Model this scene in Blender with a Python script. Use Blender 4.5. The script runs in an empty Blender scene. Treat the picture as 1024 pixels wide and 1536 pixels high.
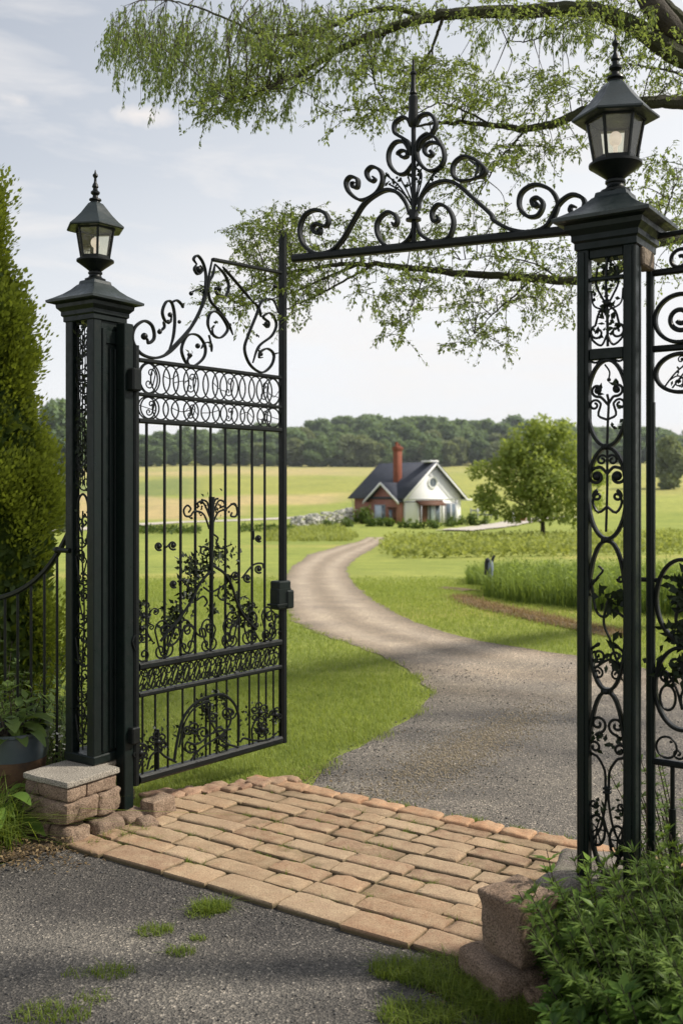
import bpy, bmesh, math, random
import numpy as np
from mathutils import Vector, noise as mnoise

random.seed(7)
rng = np.random.default_rng(7)
PI = math.pi
scene = bpy.context.scene
COL = scene.collection

# ------------------------------------------------------------------ camera numbers (1024 x 1536 picture)
F, CX, CY, CAMZ = 1500.0, 512.0, 735.0, 1.6

def at(px, py, y):
    return np.array([(px - CX) / F * y, y, CAMZ - (py - CY) / F * y])

# ------------------------------------------------------------------ terrain profile
PROF = np.array([(-60, 0), (0, 0), (6, 0), (9, -.0), (11.5, -.03), (14.5, -.12), (20, -.4), (26, -.74), (32, -1.05), (40, -1.32),
                 (48, -1.52), (67, -1.78), (85, -1.88), (105, -1.92), (130, -1.55), (155, -.4), (180, 1.0), (240, 4.8), (300, 8.6),
                 (360, 13.0), (480, 24.0), (900, 34.0), (3000, 40.0)])
def prof_raw(y):
    return np.interp(y, PROF[:, 0], PROF[:, 1])
def prof(y):                                   # lightly smoothed
    y = np.asarray(y, float)
    w = np.clip(np.abs(y) * .10, .05, 60)
    s = 0
    for k, a in ((-1, .2), (-.5, .2), (0, .2), (.5, .2), (1, .2)):
        s = s + a * prof_raw(y + k * w)
    return s
def hmap(x, y):
    x = np.asarray(x, float); y = np.asarray(y, float)
    far = np.clip((y - 150) / 120, 0, 1); far = far * far * (3 - 2 * far)
    return prof(y) + far * (1.1 * np.sin(x * .018 + .7) + .7 * np.sin(x * .041 + y * .013))

def ground_at(px, py):
    """point of the terrain seen under this direction (x, y, z)"""
    lo, hi = 1.0, 300.0
    for _ in range(60):
        m = .5 * (lo + hi)
        p = CY + F * (CAMZ - float(prof(m))) / m
        if p > py: lo = m
        else: hi = m
    y = .5 * (lo + hi)
    return np.array([(px - CX) / F * y, y, float(prof(y))])

# ------------------------------------------------------------------ materials
def new_mat(name):
    m = bpy.data.materials.new(name); m.use_nodes = True
    nt = m.node_tree; nt.nodes.clear()
    return m, nt
def N(nt, t, **kw):
    n = nt.nodes.new(t)
    for k, v in kw.items():
        if k in n.inputs: n.inputs[k].default_value = v
        else: setattr(n, k, v)
    return n
def L(nt, a, b): nt.links.new(a, b)
def ramp(nt, fac, stops):
    r = nt.nodes.new('ShaderNodeValToRGB')
    e = r.color_ramp.elements
    while len(e) < len(stops): e.new(.5)
    for q, (p, c) in zip(e, stops):
        q.position = p; q.color = (c[0], c[1], c[2], 1)
    L(nt, fac, r.inputs[0]); return r.outputs[0]
def mixc(nt, fac, a, b, bt='MIX'):
    m = nt.nodes.new('ShaderNodeMix'); m.data_type = 'RGBA'; m.blend_type = bt
    for s, v in ((m.inputs[0], fac), (m.inputs[6], a), (m.inputs[7], b)):
        if hasattr(v, 'is_output'): L(nt, v, s)
        elif isinstance(v, (tuple, list)): s.default_value = (v[0], v[1], v[2], 1)
        else: s.default_value = v
    return m.outputs[2]
def noisef(nt, scale, detail=4, rough=.6, vec=None, dist=0):
    n = N(nt, 'ShaderNodeTexNoise'); n.inputs['Scale'].default_value = scale
    n.inputs['Detail'].default_value = detail; n.inputs['Roughness'].default_value = rough
    n.inputs['Distortion'].default_value = dist
    if vec is None:
        g = N(nt, 'ShaderNodeNewGeometry'); vec = g.outputs['Position']
    L(nt, vec, n.inputs['Vector']); return n.outputs['Fac']
def voro(nt, scale, feature='F1', vec=None, out='Distance'):
    n = N(nt, 'ShaderNodeTexVoronoi'); n.feature = feature; n.inputs['Scale'].default_value = scale
    if vec is None:
        g = N(nt, 'ShaderNodeNewGeometry'); vec = g.outputs['Position']
    L(nt, vec, n.inputs['Vector']); return n.outputs[out]
def bump(nt, h, strength, dist, prev=None):
    b = N(nt, 'ShaderNodeBump'); b.inputs['Strength'].default_value = strength; b.inputs['Distance'].default_value = dist
    L(nt, h, b.inputs['Height'])
    if prev is not None: L(nt, prev, b.inputs['Normal'])
    return b.outputs[0]
def attr(nt, name='shade'):
    a = N(nt, 'ShaderNodeAttribute'); a.attribute_name = name; return a
def principled(nt, col, rough=.6, metal=0, normal=None, spec=.5):
    p = N(nt, 'ShaderNodeBsdfPrincipled')
    for s, v in ((p.inputs['Base Color'], col), (p.inputs['Roughness'], rough), (p.inputs['Metallic'], metal)):
        if hasattr(v, 'is_output'): L(nt, v, s)
        elif isinstance(v, (tuple, list)): s.default_value = (v[0], v[1], v[2], 1)
        else: s.default_value = v
    p.inputs['Specular IOR Level'].default_value = spec
    if normal is not None: L(nt, normal, p.inputs['Normal'])
    return p
def finish(nt, sh):
    o = N(nt, 'ShaderNodeOutputMaterial'); L(nt, sh, o.inputs[0])

def mat_iron(name, base=(.0045, .005, .0055), tint=(.006, .009, .008), rust=.25, spec=.24):
    m, nt = new_mat(name)
    n1 = noisef(nt, 9, 5, .65); n2 = noisef(nt, 160, 3, .6); n3 = noisef(nt, 28, 6, .7)
    c = mixc(nt, n1, base, tint)
    wear = ramp(nt, n3, [(.62, (0, 0, 0)), (.78, (rust, rust, rust))])
    c = mixc(nt, wear, c, (.060, .040, .030))
    r = ramp(nt, n3, [(.3, (.24, .24, .24)), (.75, (.62, .62, .62))])
    nb = bump(nt, n2, .25, .002); nb = bump(nt, n3, .25, .004, nb)
    finish(nt, principled(nt, c, r, .0, nb, spec).outputs[0]); return m
def mat_plain(name, a, b, scale=6, rough=.7, bstr=.2, bscale=60, bdist=.01, spec=.3, metal=0):
    m, nt = new_mat(name)
    n = noisef(nt, scale, 5, .65)
    c = mixc(nt, ramp(nt, n, [(.3, (0, 0, 0)), (.7, (1, 1, 1))]), a, b)
    nb = bump(nt, noisef(nt, bscale, 4, .65), bstr, bdist)
    finish(nt, principled(nt, c, rough, metal, nb, spec).outputs[0]); return m
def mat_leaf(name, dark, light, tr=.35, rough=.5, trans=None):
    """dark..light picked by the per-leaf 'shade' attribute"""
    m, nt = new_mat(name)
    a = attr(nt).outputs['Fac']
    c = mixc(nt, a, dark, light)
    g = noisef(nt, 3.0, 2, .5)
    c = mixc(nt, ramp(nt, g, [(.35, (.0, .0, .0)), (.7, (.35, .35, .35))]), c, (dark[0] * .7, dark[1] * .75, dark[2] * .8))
    p = principled(nt, c, rough, 0, None, .22)
    t = N(nt, 'ShaderNodeBsdfTranslucent')
    ct = mixc(nt, .5, c, trans if trans else (light[0] * 1.5, light[1] * 1.5, light[2] * .6))
    L(nt, ct, t.inputs[0])
    mx = N(nt, 'ShaderNodeMixShader'); mx.inputs[0].default_value = tr
    L(nt, p.outputs[0], mx.inputs[1]); L(nt, t.outputs[0], mx.inputs[2])
    finish(nt, mx.outputs[0]); return m
def mat_stone(name, a, b, c3, scale=7, moss=0, speck=.5):
    m, nt = new_mat(name)
    sh = attr(nt).outputs['Fac']
    n1 = noisef(nt, scale, 6, .7); n2 = noisef(nt, 190, 3, .7); n3 = noisef(nt, 45, 5, .7)
    c = mixc(nt, ramp(nt, n1, [(.3, (0, 0, 0)), (.68, (1, 1, 1))]), a, b)
    c = mixc(nt, sh, c, c3)
    sp = ramp(nt, n2, [(.38, (1 - speck, 1 - speck, 1 - speck)), (.60, (1 + .25 * speck,) * 3)])
    c = mixc(nt, 1.0, c, sp, 'MULTIPLY')
    if moss:
        c = mixc(nt, ramp(nt, noisef(nt, 5, 5, .7), [(.56, (0, 0, 0)), (.70, (moss,) * 3)]), c, (.055, .075, .02))
    nb = bump(nt, n3, .5, .012); nb = bump(nt, n2, .5, .003, nb)
    finish(nt, principled(nt, c, .88, 0, nb, .2).outputs[0]); return m

M = {}
M['iron'] = mat_iron('black_wrought_iron')
M['pillar'] = mat_iron('green_black_paint', (.0045, .006, .006), (.005, .012, .010), .28)
M['roof_iron'] = mat_iron('cap_paint', (.014, .019, .021), (.022, .032, .031), .3, .45)
M['iron_leaf'] = mat_leaf('iron_leaves', (.005, .008, .005), (.026, .040, .014), .05, .5)
M['slab'] = mat_stone('granite_slab', (.28, .25, .21), (.40, .36, .30), (.25, .235, .20), 9, .25, .75)
M['stone'] = mat_stone('red_stone', (.21, .14, .095), (.35, .26, .185), (.18, .13, .10), 9, .4, .65)
M['rock'] = mat_stone('grey_brown_rock', (.13, .105, .088), (.33, .295, .255), (.255, .165, .105), 7, .3, .65)
M['wallstone'] = mat_stone('pale_wall_stone', (.50, .49, .46), (.70, .68, .64), (.33, .33, .32), 2, 0, .3)
M['bark'] = mat_plain('bark', (.035, .030, .024), (.075, .062, .045), 10, .9, .8, 38, .03)
M['bark_moss'] = mat_plain('mossy_bark', (.032, .029, .022), (.05, .055, .02), 3.2, .9, .8, 40, .02)
M['soil'] = mat_plain('soil', (.05, .036, .024), (.13, .095, .06), 20, .95, .9, 130, .02)
M['redsoil'] = mat_plain('bare_soil', (.12, .075, .045), (.22, .17, .09), 3, .95, .8, 60, .03)
M['palepath'] = mat_plain('pale_gravel', (.42, .38, .32), (.58, .53, .46), 2, .95, .5, 20, .03)
M['willow'] = mat_leaf('hanging_leaves', (.060, .10, .034), (.21, .265, .075), .5, .5)
M['spring'] = mat_leaf('young_leaves', (.075, .112, .036), (.25, .305, .098), .5, .5)
M['cypress'] = mat_leaf('cypress_leaves', (.026, .055, .012), (.335, .385, .055), .42, .6)
M['forest'] = mat_leaf('forest_leaves', (.080, .130, .075), (.25, .335, .14), .3, .75)
M['forest2'] = mat_leaf('forest_leaves_pale', (.12, .155, .09), (.30, .34, .16), .3, .75)
M['tree'] = mat_leaf('lawn_tree_leaves', (.085, .13, .040), (.38, .44, .12), .45, .6)
M['bush'] = mat_leaf('bush_leaves', (.032, .062, .016), (.15, .21, .05), .3, .55)
M['shrub'] = mat_leaf('shrub_leaves', (.036, .080, .016), (.21, .33, .06), .4, .42)
M['needle'] = mat_leaf('fine_shrub_leaves', (.042, .085, .020), (.24, .34, .07), .4, .5)
M['pale_leaf'] = mat_leaf('pale_leaves', (.07, .12, .03), (.20, .27, .07), .35, .45)
M['grass'] = mat_leaf('grass_blades', (.15, .205, .048), (.385, .44, .12), .45, .65)
M['tuft'] = mat_leaf('tuft_blades', (.065, .115, .018), (.27, .33, .06), .42, .6)
M['tall'] = mat_leaf('tall_grass_blades', (.055, .10, .024), (.30, .38, .095), .4, .65)
M['crop'] = mat_leaf('crop_leaves', (.14, .175, .05), (.43, .46, .15), .4, .7)
M['flower'] = mat_plain('white_petals', (.6, .6, .55), (.75, .75, .7), 5, .6)
M['pot'] = mat_plain('blue_grey_glaze', (.045, .060, .070), (.085, .105, .115), 5, .28, .15, 30, .004, .6)
M['pot_rust'] = mat_plain('rusty_pot_base', (.07, .045, .03), (.15, .085, .045), 14, .85, .6, 60, .006)
M['white_wall'] = mat_plain('white_render', (.80, .80, .79), (.86, .86, .85), .6, .85, .15, 4, .02)
M['white_trim'] = mat_plain('white_trim', (.72, .72, .72), (.78, .78, .78), 1, .6)
M['terracotta'] = mat_plain('terracotta', (.19, .062, .040), (.27, .095, .06), 3, .85)
M['dark_wood'] = mat_plain('brown_wood', (.07, .032, .02), (.13, .06, .038), 3, .7)
M['grey_wood'] = mat_plain('weathered_wood', (.10, .075, .055), (.24, .19, .14), 24, .85, .9, 60, .01)
M['blue_grey'] = mat_plain('blue_grey_paint', (.18, .22, .28), (.26, .30, .36), 8, .5)
M['dark_paint'] = mat_plain('dark_paint', (.02, .022, .025), (.035, .038, .04), 8, .5)
M['grey_paint'] = mat_plain('grey_paint', (.25, .26, .28), (.34, .35, .37), 3, .6)

def mat_brick_wall():
    m, nt = new_mat('red_brick_wall')
    tc = N(nt, 'ShaderNodeTexCoord')
    b = N(nt, 'ShaderNodeTexBrick'); b.inputs['Scale'].default_value = 1.0
    b.inputs['Color1'].default_value = (.34, .135, .10, 1); b.inputs['Color2'].default_value = (.27, .10, .08, 1)
    b.inputs['Mortar'].default_value = (.33, .2, .17, 1); b.inputs['Mortar Size'].default_value = .012
    b.inputs['Brick Width'].default_value = .24; b.inputs['Row Height'].default_value = .085
    L(nt, tc.outputs['UV'], b.inputs['Vector'])
    g = N(nt, 'ShaderNodeNewGeometry')
    n = noisef(nt, .8, 4, .6)
    c = mixc(nt, ramp(nt, n, [(.35, (0, 0, 0)), (.7, (.5, .5, .5))]), b.outputs[0], (.42, .22, .18))
    finish(nt, principled(nt, c, .9, 0, bump(nt, n, .2, .02), .2).outputs[0]); return m
M['brick_wall'] = mat_brick_wall()
def mat_slate():
    m, nt = new_mat('slate_roof')
    n = noisef(nt, 1.3, 4, .6)
    g = N(nt, 'ShaderNodeNewGeometry'); s = N(nt, 'ShaderNodeSeparateXYZ'); L(nt, g.outputs['Position'], s.inputs[0])
    w = N(nt, 'ShaderNodeMath'); w.operation = 'MULTIPLY'; w.inputs[1].default_value = 5.0; L(nt, s.outputs[2], w.inputs[0])
    fr = N(nt, 'ShaderNodeMath'); fr.operation = 'FRACT'; L(nt, w.outputs[0], fr.inputs[0])
    c = mixc(nt, n, (.035, .040, .055), (.075, .082, .105))
    c = mixc(nt, ramp(nt, fr.outputs[0], [(0, (.55, .55, .55)), (.18, (0, 0, 0))]), c, (.02, .022, .03))
    finish(nt, principled(nt, c, .7, 0, bump(nt, fr.outputs[0], .3, .02), .3).outputs[0]); return m
M['slate'] = mat_slate()
def mat_glass(name, tint, alpha_mix, rough=.08):
    m, nt = new_mat(name)
    t = N(nt, 'ShaderNodeBsdfTransparent'); t.inputs[0].default_value = (*tint, 1)
    tl = N(nt, 'ShaderNodeBsdfTranslucent'); tl.inputs[0].default_value = (.92, .90, .76, 1)
    n = noisef(nt, 12, 3, .6)
    gl = N(nt, 'ShaderNodeBsdfGlossy'); gl.inputs['Roughness'].default_value = rough
    L(nt, bump(nt, n, .15, .01), gl.inputs['Normal'])
    mx = N(nt, 'ShaderNodeMixShader'); mx.inputs[0].default_value = alpha_mix
    L(nt, t.outputs[0], mx.inputs[1]); L(nt, tl.outputs[0], mx.inputs[2])
    fr = N(nt, 'ShaderNodeFresnel'); fr.inputs[0].default_value = 1.5
    m2 = N(nt, 'ShaderNodeMixShader'); L(nt, fr.outputs[0], m2.inputs[0])
    L(nt, mx.outputs[0], m2.inputs[1]); L(nt, gl.outputs[0], m2.inputs[2])
    finish(nt, m2.outputs[0]); return m
M['pane'] = mat_glass('lantern_glass', (1, .985, .88), .20)
M['house_glass'] = mat_plain('house_glass', (.06, .08, .10), (.16, .20, .24), .5, .12, 0, 10, .001, .7)
M['curtain'] = mat_plain('pale_curtain', (.50, .58, .66), (.62, .68, .74), 1, .5)
def mat_bulb():
    m, nt = new_mat('frosted_bulb')
    n = noisef(nt, 20, 2)
    p = principled(nt, mixc(nt, n, (.80, .78, .74), (.9, .88, .84)), .25)
    p.inputs['Emission Color'].default_value = (1, .82, .75, 1); p.inputs['Emission Strength'].default_value = .55
    finish(nt, p.outputs[0]); return m
M['bulb'] = mat_bulb()

def mat_paver():
    m, nt = new_mat('sandstone_setts')
    rgb = attr(nt, 'tint')
    n1 = noisef(nt, 14, 6, .7); n2 = noisef(nt, 170, 4, .75); n3 = noisef(nt, 55, 5, .7)
    c = mixc(nt, ramp(nt, n1, [(.32, (0, 0, 0)), (.72, (.75, .75, .75))]), rgb.outputs['Color'], (.44, .34, .22))
    c = mixc(nt, 1.0, c, ramp(nt, n2, [(.3, (.5, .48, .46)), (.5, (.95, .95, .95)), (.72, (1.3, 1.3, 1.3))]), 'MULTIPLY')
    n5 = noisef(nt, 2.6, 5, .65)
    c = mixc(nt, ramp(nt, n5, [(.52, (0, 0, 0)), (.72, (.55, .55, .55))]), c, (.24, .155, .10))
    # dirt and moss low down in the joints (real height of the face)
    g = N(nt, 'ShaderNodeNewGeometry'); s = N(nt, 'ShaderNodeSeparateXYZ'); L(nt, g.outputs['Position'], s.inputs[0])
    low = N(nt, 'ShaderNodeMapRange'); low.inputs[1].default_value = .0265; low.inputs[2].default_value = .015
    low.inputs[3].default_value = 0; low.inputs[4].default_value = .8; L(nt, s.outputs[2], low.inputs[0])
    c = mixc(nt, low.outputs[0], c, (.052, .048, .022))
    nb = bump(nt, n3, .55, .008); nb = bump(nt, n2, .5, .003, nb)
    finish(nt, principled(nt, c, .88, 0, nb, .2).outputs[0]); return m
M['paver'] = mat_paver()

def mat_road():
    m, nt = new_mat('gravel_and_asphalt')
    a = attr(nt, 'tint').outputs['Color']
    v1 = voro(nt, 125, 'F1', None, 'Color'); v2 = voro(nt, 125); v3 = voro(nt, 310, 'F1', None, 'Color')
    sx = N(nt, 'ShaderNodeSeparateColor'); L(nt, v1, sx.inputs[0])
    sy = N(nt, 'ShaderNodeSeparateColor'); L(nt, v3, sy.inputs[0])
    n1 = noisef(nt, 1.6, 5, .65); n2 = noisef(nt, 300, 2, .7)
    c = mixc(nt, 1.0, a, ramp(nt, sx.outputs[0], [(0, (.60, .60, .60)), (.55, (.92, .91, .9)), (.85, (1.2, 1.17, 1.13)), (.94, (1.5, 1.44, 1.36)), (1, (2.6, 2.5, 2.35))]), 'MULTIPLY')
    c = mixc(nt, 1.0, c, ramp(nt, sy.outputs[1], [(0, (.6, .6, .62)), (.6, (1, 1, 1)), (1, (1.6, 1.55, 1.5))]), 'MULTIPLY')
    c = mixc(nt, 1.0, c, ramp(nt, n1, [(.3, (.75, .75, .77)), (.7, (1.2, 1.18, 1.14))]), 'MULTIPLY')
    nb = bump(nt, v2, .7, .008); nb = bump(nt, n2, .5, .003, nb)
    finish(nt, principled(nt, c, .9, 0, nb, .25).outputs[0]); return m
M['road'] = mat_road()
def mat_lawn():
    m, nt = new_mat('grass_ground')
    a = attr(nt, 'tint').outputs['Color']
    n1 = noisef(nt, .9, 5, .65); n2 = noisef(nt, 45, 5, .75); n3 = noisef(nt, .09, 5, .7); n4 = noisef(nt, 7, 4, .6)
    c = mixc(nt, 1.0, a, ramp(nt, n1, [(.3, (.78, .82, .8)), (.7, (1.2, 1.15, 1.1))]), 'MULTIPLY')
    c = mixc(nt, 1.0, c, ramp(nt, n2, [(.3, (.55, .6, .55)), (.7, (1.35, 1.3, 1.25))]), 'MULTIPLY')
    c = mixc(nt, 1.0, c, ramp(nt, n3, [(.3, (.85, .88, .85)), (.7, (1.15, 1.1, 1.05))]), 'MULTIPLY')
    c = mixc(nt, 1.0, c, ramp(nt, n4, [(.3, (.86, .86, .86)), (.7, (1.12, 1.1, 1.08))]), 'MULTIPLY')
    nb = bump(nt, n2, .8, .03); nb = bump(nt, n4, .4, .06, nb)
    finish(nt, principled(nt, c, .95, 0, nb, .1).outputs[0]); return m
M['lawn'] = mat_lawn()

# ------------------------------------------------------------------ mesh builder
class Geo:
    def __init__(s): s.V = []; s.Fs = {}; s.n = 0; s.sh = []; s.tint = []
    def add(s, v, faces, shade=0.0, tint=None):
        v = np.asarray(v, float).reshape(-1, 3)
        if not isinstance(faces, list): faces = [faces]
        for f in faces:
            f = np.asarray(f, int)
            if len(f): s.Fs.setdefault(f.shape[1], []).append(f + s.n)
        s.V.append(v); s.n += len(v)
        s.sh.append(np.broadcast_to(np.asarray(shade, float), (len(v),)))
        s.tint.append(np.broadcast_to(np.asarray((0, 0, 0) if tint is None else tint, float), (len(v), 3)))
    def mesh(s, name, off=(0, 0, 0), smooth=True, angle=35, tint=False, shade=True):
        me = bpy.data.meshes.new(name)
        V = np.concatenate(s.V) - np.asarray(off, float)
        me.vertices.add(len(V)); me.vertices.foreach_set('co', V.ravel().astype(np.float32))
        loops, starts, st = [], [], 0
        for k, fl in s.Fs.items():
            f = np.concatenate(fl); loops.append(f.ravel())
            starts.append(st + np.arange(len(f)) * k); st += len(f) * k
        loops = np.concatenate(loops); starts = np.concatenate(starts)
        me.loops.add(len(loops)); me.loops.foreach_set('vertex_index', loops.astype(np.int32))
        me.polygons.add(len(starts)); me.polygons.foreach_set('loop_start', starts.astype(np.int32))
        me.update(calc_edges=True); me.validate()
        if shade and len(me.vertices) == len(V):
            at_ = me.attributes.new('shade', 'FLOAT', 'POINT'); at_.data.foreach_set('value', np.concatenate(s.sh).astype(np.float32))
        if tint and len(me.vertices) == len(V):
            at_ = me.attributes.new('tint', 'FLOAT_COLOR', 'POINT')
            t = np.concatenate(s.tint); t = np.concatenate([t, np.ones((len(t), 1))], 1)
            at_.data.foreach_set('color', t.ravel().astype(np.float32))
        if smooth:
            me.polygons.foreach_set('use_smooth', np.ones(len(me.polygons), bool))
            if angle: me.set_sharp_from_angle(angle=math.radians(angle))
        return me
    def build(s, name, mat, parent=None, smooth=True, angle=35, tint=False, recalc=False, origin=None):
        off = np.zeros(3)
        p = parent
        while p is not None: off = off + np.array(p.location); p = p.parent
        o_off = np.zeros(3)
        if origin is not None: o_off = np.asarray(origin, float) - off; off = np.asarray(origin, float)
        me = s.mesh(name, off, smooth, angle, tint)
        if recalc:
            bm = bmesh.new(); bm.from_mesh(me); bmesh.ops.recalc_face_normals(bm, faces=bm.faces); bm.to_mesh(me); bm.free()
        me.materials.append(mat)
        o = bpy.data.objects.new(name, me); COL.objects.link(o)
        if parent is not None: o.parent = parent
        o.location = o_off
        return o

def thing(name, label, cat, loc=(0, 0, 0), group=None):
    o = bpy.data.objects.new(name, None); COL.objects.link(o)
    o.location = loc; o.empty_display_size = .1
    tag(o, label, cat, group); return o
def tag(o, label=None, cat=None, group=None, kind=None):
    if label: o['label'] = label
    if cat: o['category'] = cat
    if group: o['group'] = group
    if kind: o['kind'] = kind
    return o

def catmull(P, k=8, closed=False):
    P = np.asarray(P, float)
    if closed: Q = np.vstack([P[-1], P, P[0], P[1]])
    else: Q = np.vstack([2 * P[0] - P[1], P, 2 * P[-1] - P[-2]])
    out = []
    for i in range(1, len(Q) - 2):
        t = np.linspace(0, 1, k, endpoint=False)[:, None]
        a, b, c, d = Q[i - 1], Q[i], Q[i + 1], Q[i + 2]
        out.append(.5 * ((2 * b) + (c - a) * t + (2 * a - 5 * b + 4 * c - d) * t ** 2 + (3 * b - a - 3 * c + d) * t ** 3))
    if not closed: out.append(Q[-2][None])
    return np.vstack(out)
def nrm(a): return a / np.maximum(np.linalg.norm(a, axis=-1, keepdims=True), 1e-9)

def sweep(g, P, sec, Nrm=None, scale=None, closed=False, shade=0.0, caps=True):
    """section sec (m,2) swept along P; with Nrm the second section axis stays along Nrm"""
    P = np.asarray(P, float); n = len(P); sec = np.asarray(sec, float); m = len(sec)
    if closed: T = nrm(np.roll(P, -1, 0) - np.roll(P, 1, 0))
    else: T = nrm(np.gradient(P, axis=0))
    if Nrm is not None:
        Bn = np.broadcast_to(nrm(np.asarray(Nrm, float)), (n, 3)); A = nrm(np.cross(T, Bn))
    else:
        A = np.zeros((n, 3)); ref = np.array([0, 0, 1.0]) if abs(T[0][2]) < .9 else np.array([1.0, 0, 0])
        A[0] = nrm(np.cross(T[0], ref))
        for i in range(1, n):
            a = A[i - 1] - T[i] * np.dot(A[i - 1], T[i]); A[i] = nrm(a)
        Bn = np.cross(A, T)
    sc = np.ones(n) if scale is None else np.broadcast_to(np.asarray(scale, float), (n,))
    V = P[:, None, :] + (A[:, None, :] * sec[None, :, :1] + Bn[:, None, :] * sec[None, :, 1:]) * sc[:, None, None]
    i = np.arange(n if closed else n - 1); j = np.arange(m)
    I, J = np.meshgrid(i, j, indexing='ij'); I2 = (I + 1) % n; J2 = (J + 1) % m
    f = np.stack([I * m + J, I2 * m + J, I2 * m + J2, I * m + J2], -1).reshape(-1, 4)
    faces = [f]
    if caps and not closed:
        faces.append(np.array([list(range(m))])); faces.append(np.array([list(range((n - 1) * m, n * m))[::-1]]))
    g.add(V.reshape(-1, 3), faces, shade)
def circ(r, m=8): a = np.arange(m) / m * 2 * PI; return np.stack([r * np.cos(a), r * np.sin(a)], 1)
def flat(t, w, c=.25):
    """bar section, t in plane and w across, corners cut"""
    k = c * min(t, w); a, b = t / 2, w / 2
    return np.array([(a, -b + k), (a, b - k), (a - k, b), (-a + k, b), (-a, b - k), (-a, -b + k), (-a + k, -b), (a - k, -b)])
def tube(g, P, r, m=8, scale=None, shade=0.0, caps=True): sweep(g, P, circ(r, m), None, scale, False, shade, caps)
def lathe(g, c, prof_, m=16, shade=0.0, rot=0.0, caps=True):
    """profile (r, z) about the vertical through c"""
    pr = np.asarray(prof_, float); a = np.arange(m) / m * 2 * PI + rot; k = len(pr)
    V = np.zeros((k, m, 3)); V[..., 0] = c[0] + pr[:, :1] * np.cos(a); V[..., 1] = c[1] + pr[:, :1] * np.sin(a); V[..., 2] = c[2] + pr[:, 1:]
    I, J = np.meshgrid(np.arange(k - 1), np.arange(m), indexing='ij'); J2 = (J + 1) % m
    f = np.stack([I * m + J, I * m + J2, (I + 1) * m + J2, (I + 1) * m + J], -1).reshape(-1, 4)
    fs = [f]
    if caps: fs += [np.array([list(range(m))[::-1]]), np.array([list(range((k - 1) * m, k * m))])]
    g.add(V.reshape(-1, 3), fs, shade)
def sqlathe(g, c, prof_, R, m=4):
    """square profile (half side, z) in a frame turned by angle R"""
    lathe(g, c, [(r * math.sqrt(2), z) for r, z in prof_], 4, 0, R + PI / 4)
BOXF = np.array([(0, 3, 2, 1), (4, 5, 6, 7), (0, 1, 5, 4), (1, 2, 6, 5), (2, 3, 7, 6), (3, 0, 4, 7)])
def obox(g, c, half, ax, bev=.0, shade=0.0):
    """box centred c, half sizes, axes ax (3 rows), chamfered"""
    c = np.asarray(c, float); ax = np.asarray(ax, float); h = np.asarray(half, float)
    if bev <= 0:
        s = np.array([(-1, -1, -1), (1, -1, -1), (1, 1, -1), (-1, 1, -1), (-1, -1, 1), (1, -1, 1), (1, 1, 1), (-1, 1, 1)], float)
        g.add(c + (s * h) @ ax, BOXF, shade); return
    b = min(bev, .45 * h.min())
    V = []; idx = {}
    for sx in (-1, 1):
        for sy in (-1, 1):
            for sz in (-1, 1):
                for k in range(3):
                    p = np.array([sx, sy, sz]) * (h - b); p[k] += (sx, sy, sz)[k] * b
                    idx[(sx, sy, sz, k)] = len(V); V.append(p)
    quads, tris = [], []
    for k in range(3):
        i, j = [(1, 2), (2, 0), (0, 1)][k]
        for s in (-1, 1):
            q = []
            for a, d in ((-1, -1), (1, -1), (1, 1), (-1, 1)):
                t = [0, 0, 0]; t[k] = s; t[i] = a; t[j] = d; q.append(idx[(*t, k)])
            quads.append(q if s > 0 else q[::-1])
    for k in range(3):                          # edges running along axis k
        i, j = [(1, 2), (2, 0), (0, 1)][k]
        for a in (-1, 1):
            for d in (-1, 1):
                def key(e, f):
                    t = [0, 0, 0]; t[k] = e; t[i] = a; t[j] = d; return idx[(*t, f)]
                q = [key(-1, i), key(1, i), key(1, j), key(-1, j)]
                quads.append(q if a * d < 0 else q[::-1])
    for sx in (-1, 1):
        for sy in (-1, 1):
            for sz in (-1, 1):
                t = [idx[(sx, sy, sz, k)] for k in range(3)]
                tris.append(t if sx * sy * sz > 0 else t[::-1])
    g.add(c + np.array(V) @ ax, [np.array(quads), np.array(tris)], shade)
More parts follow.
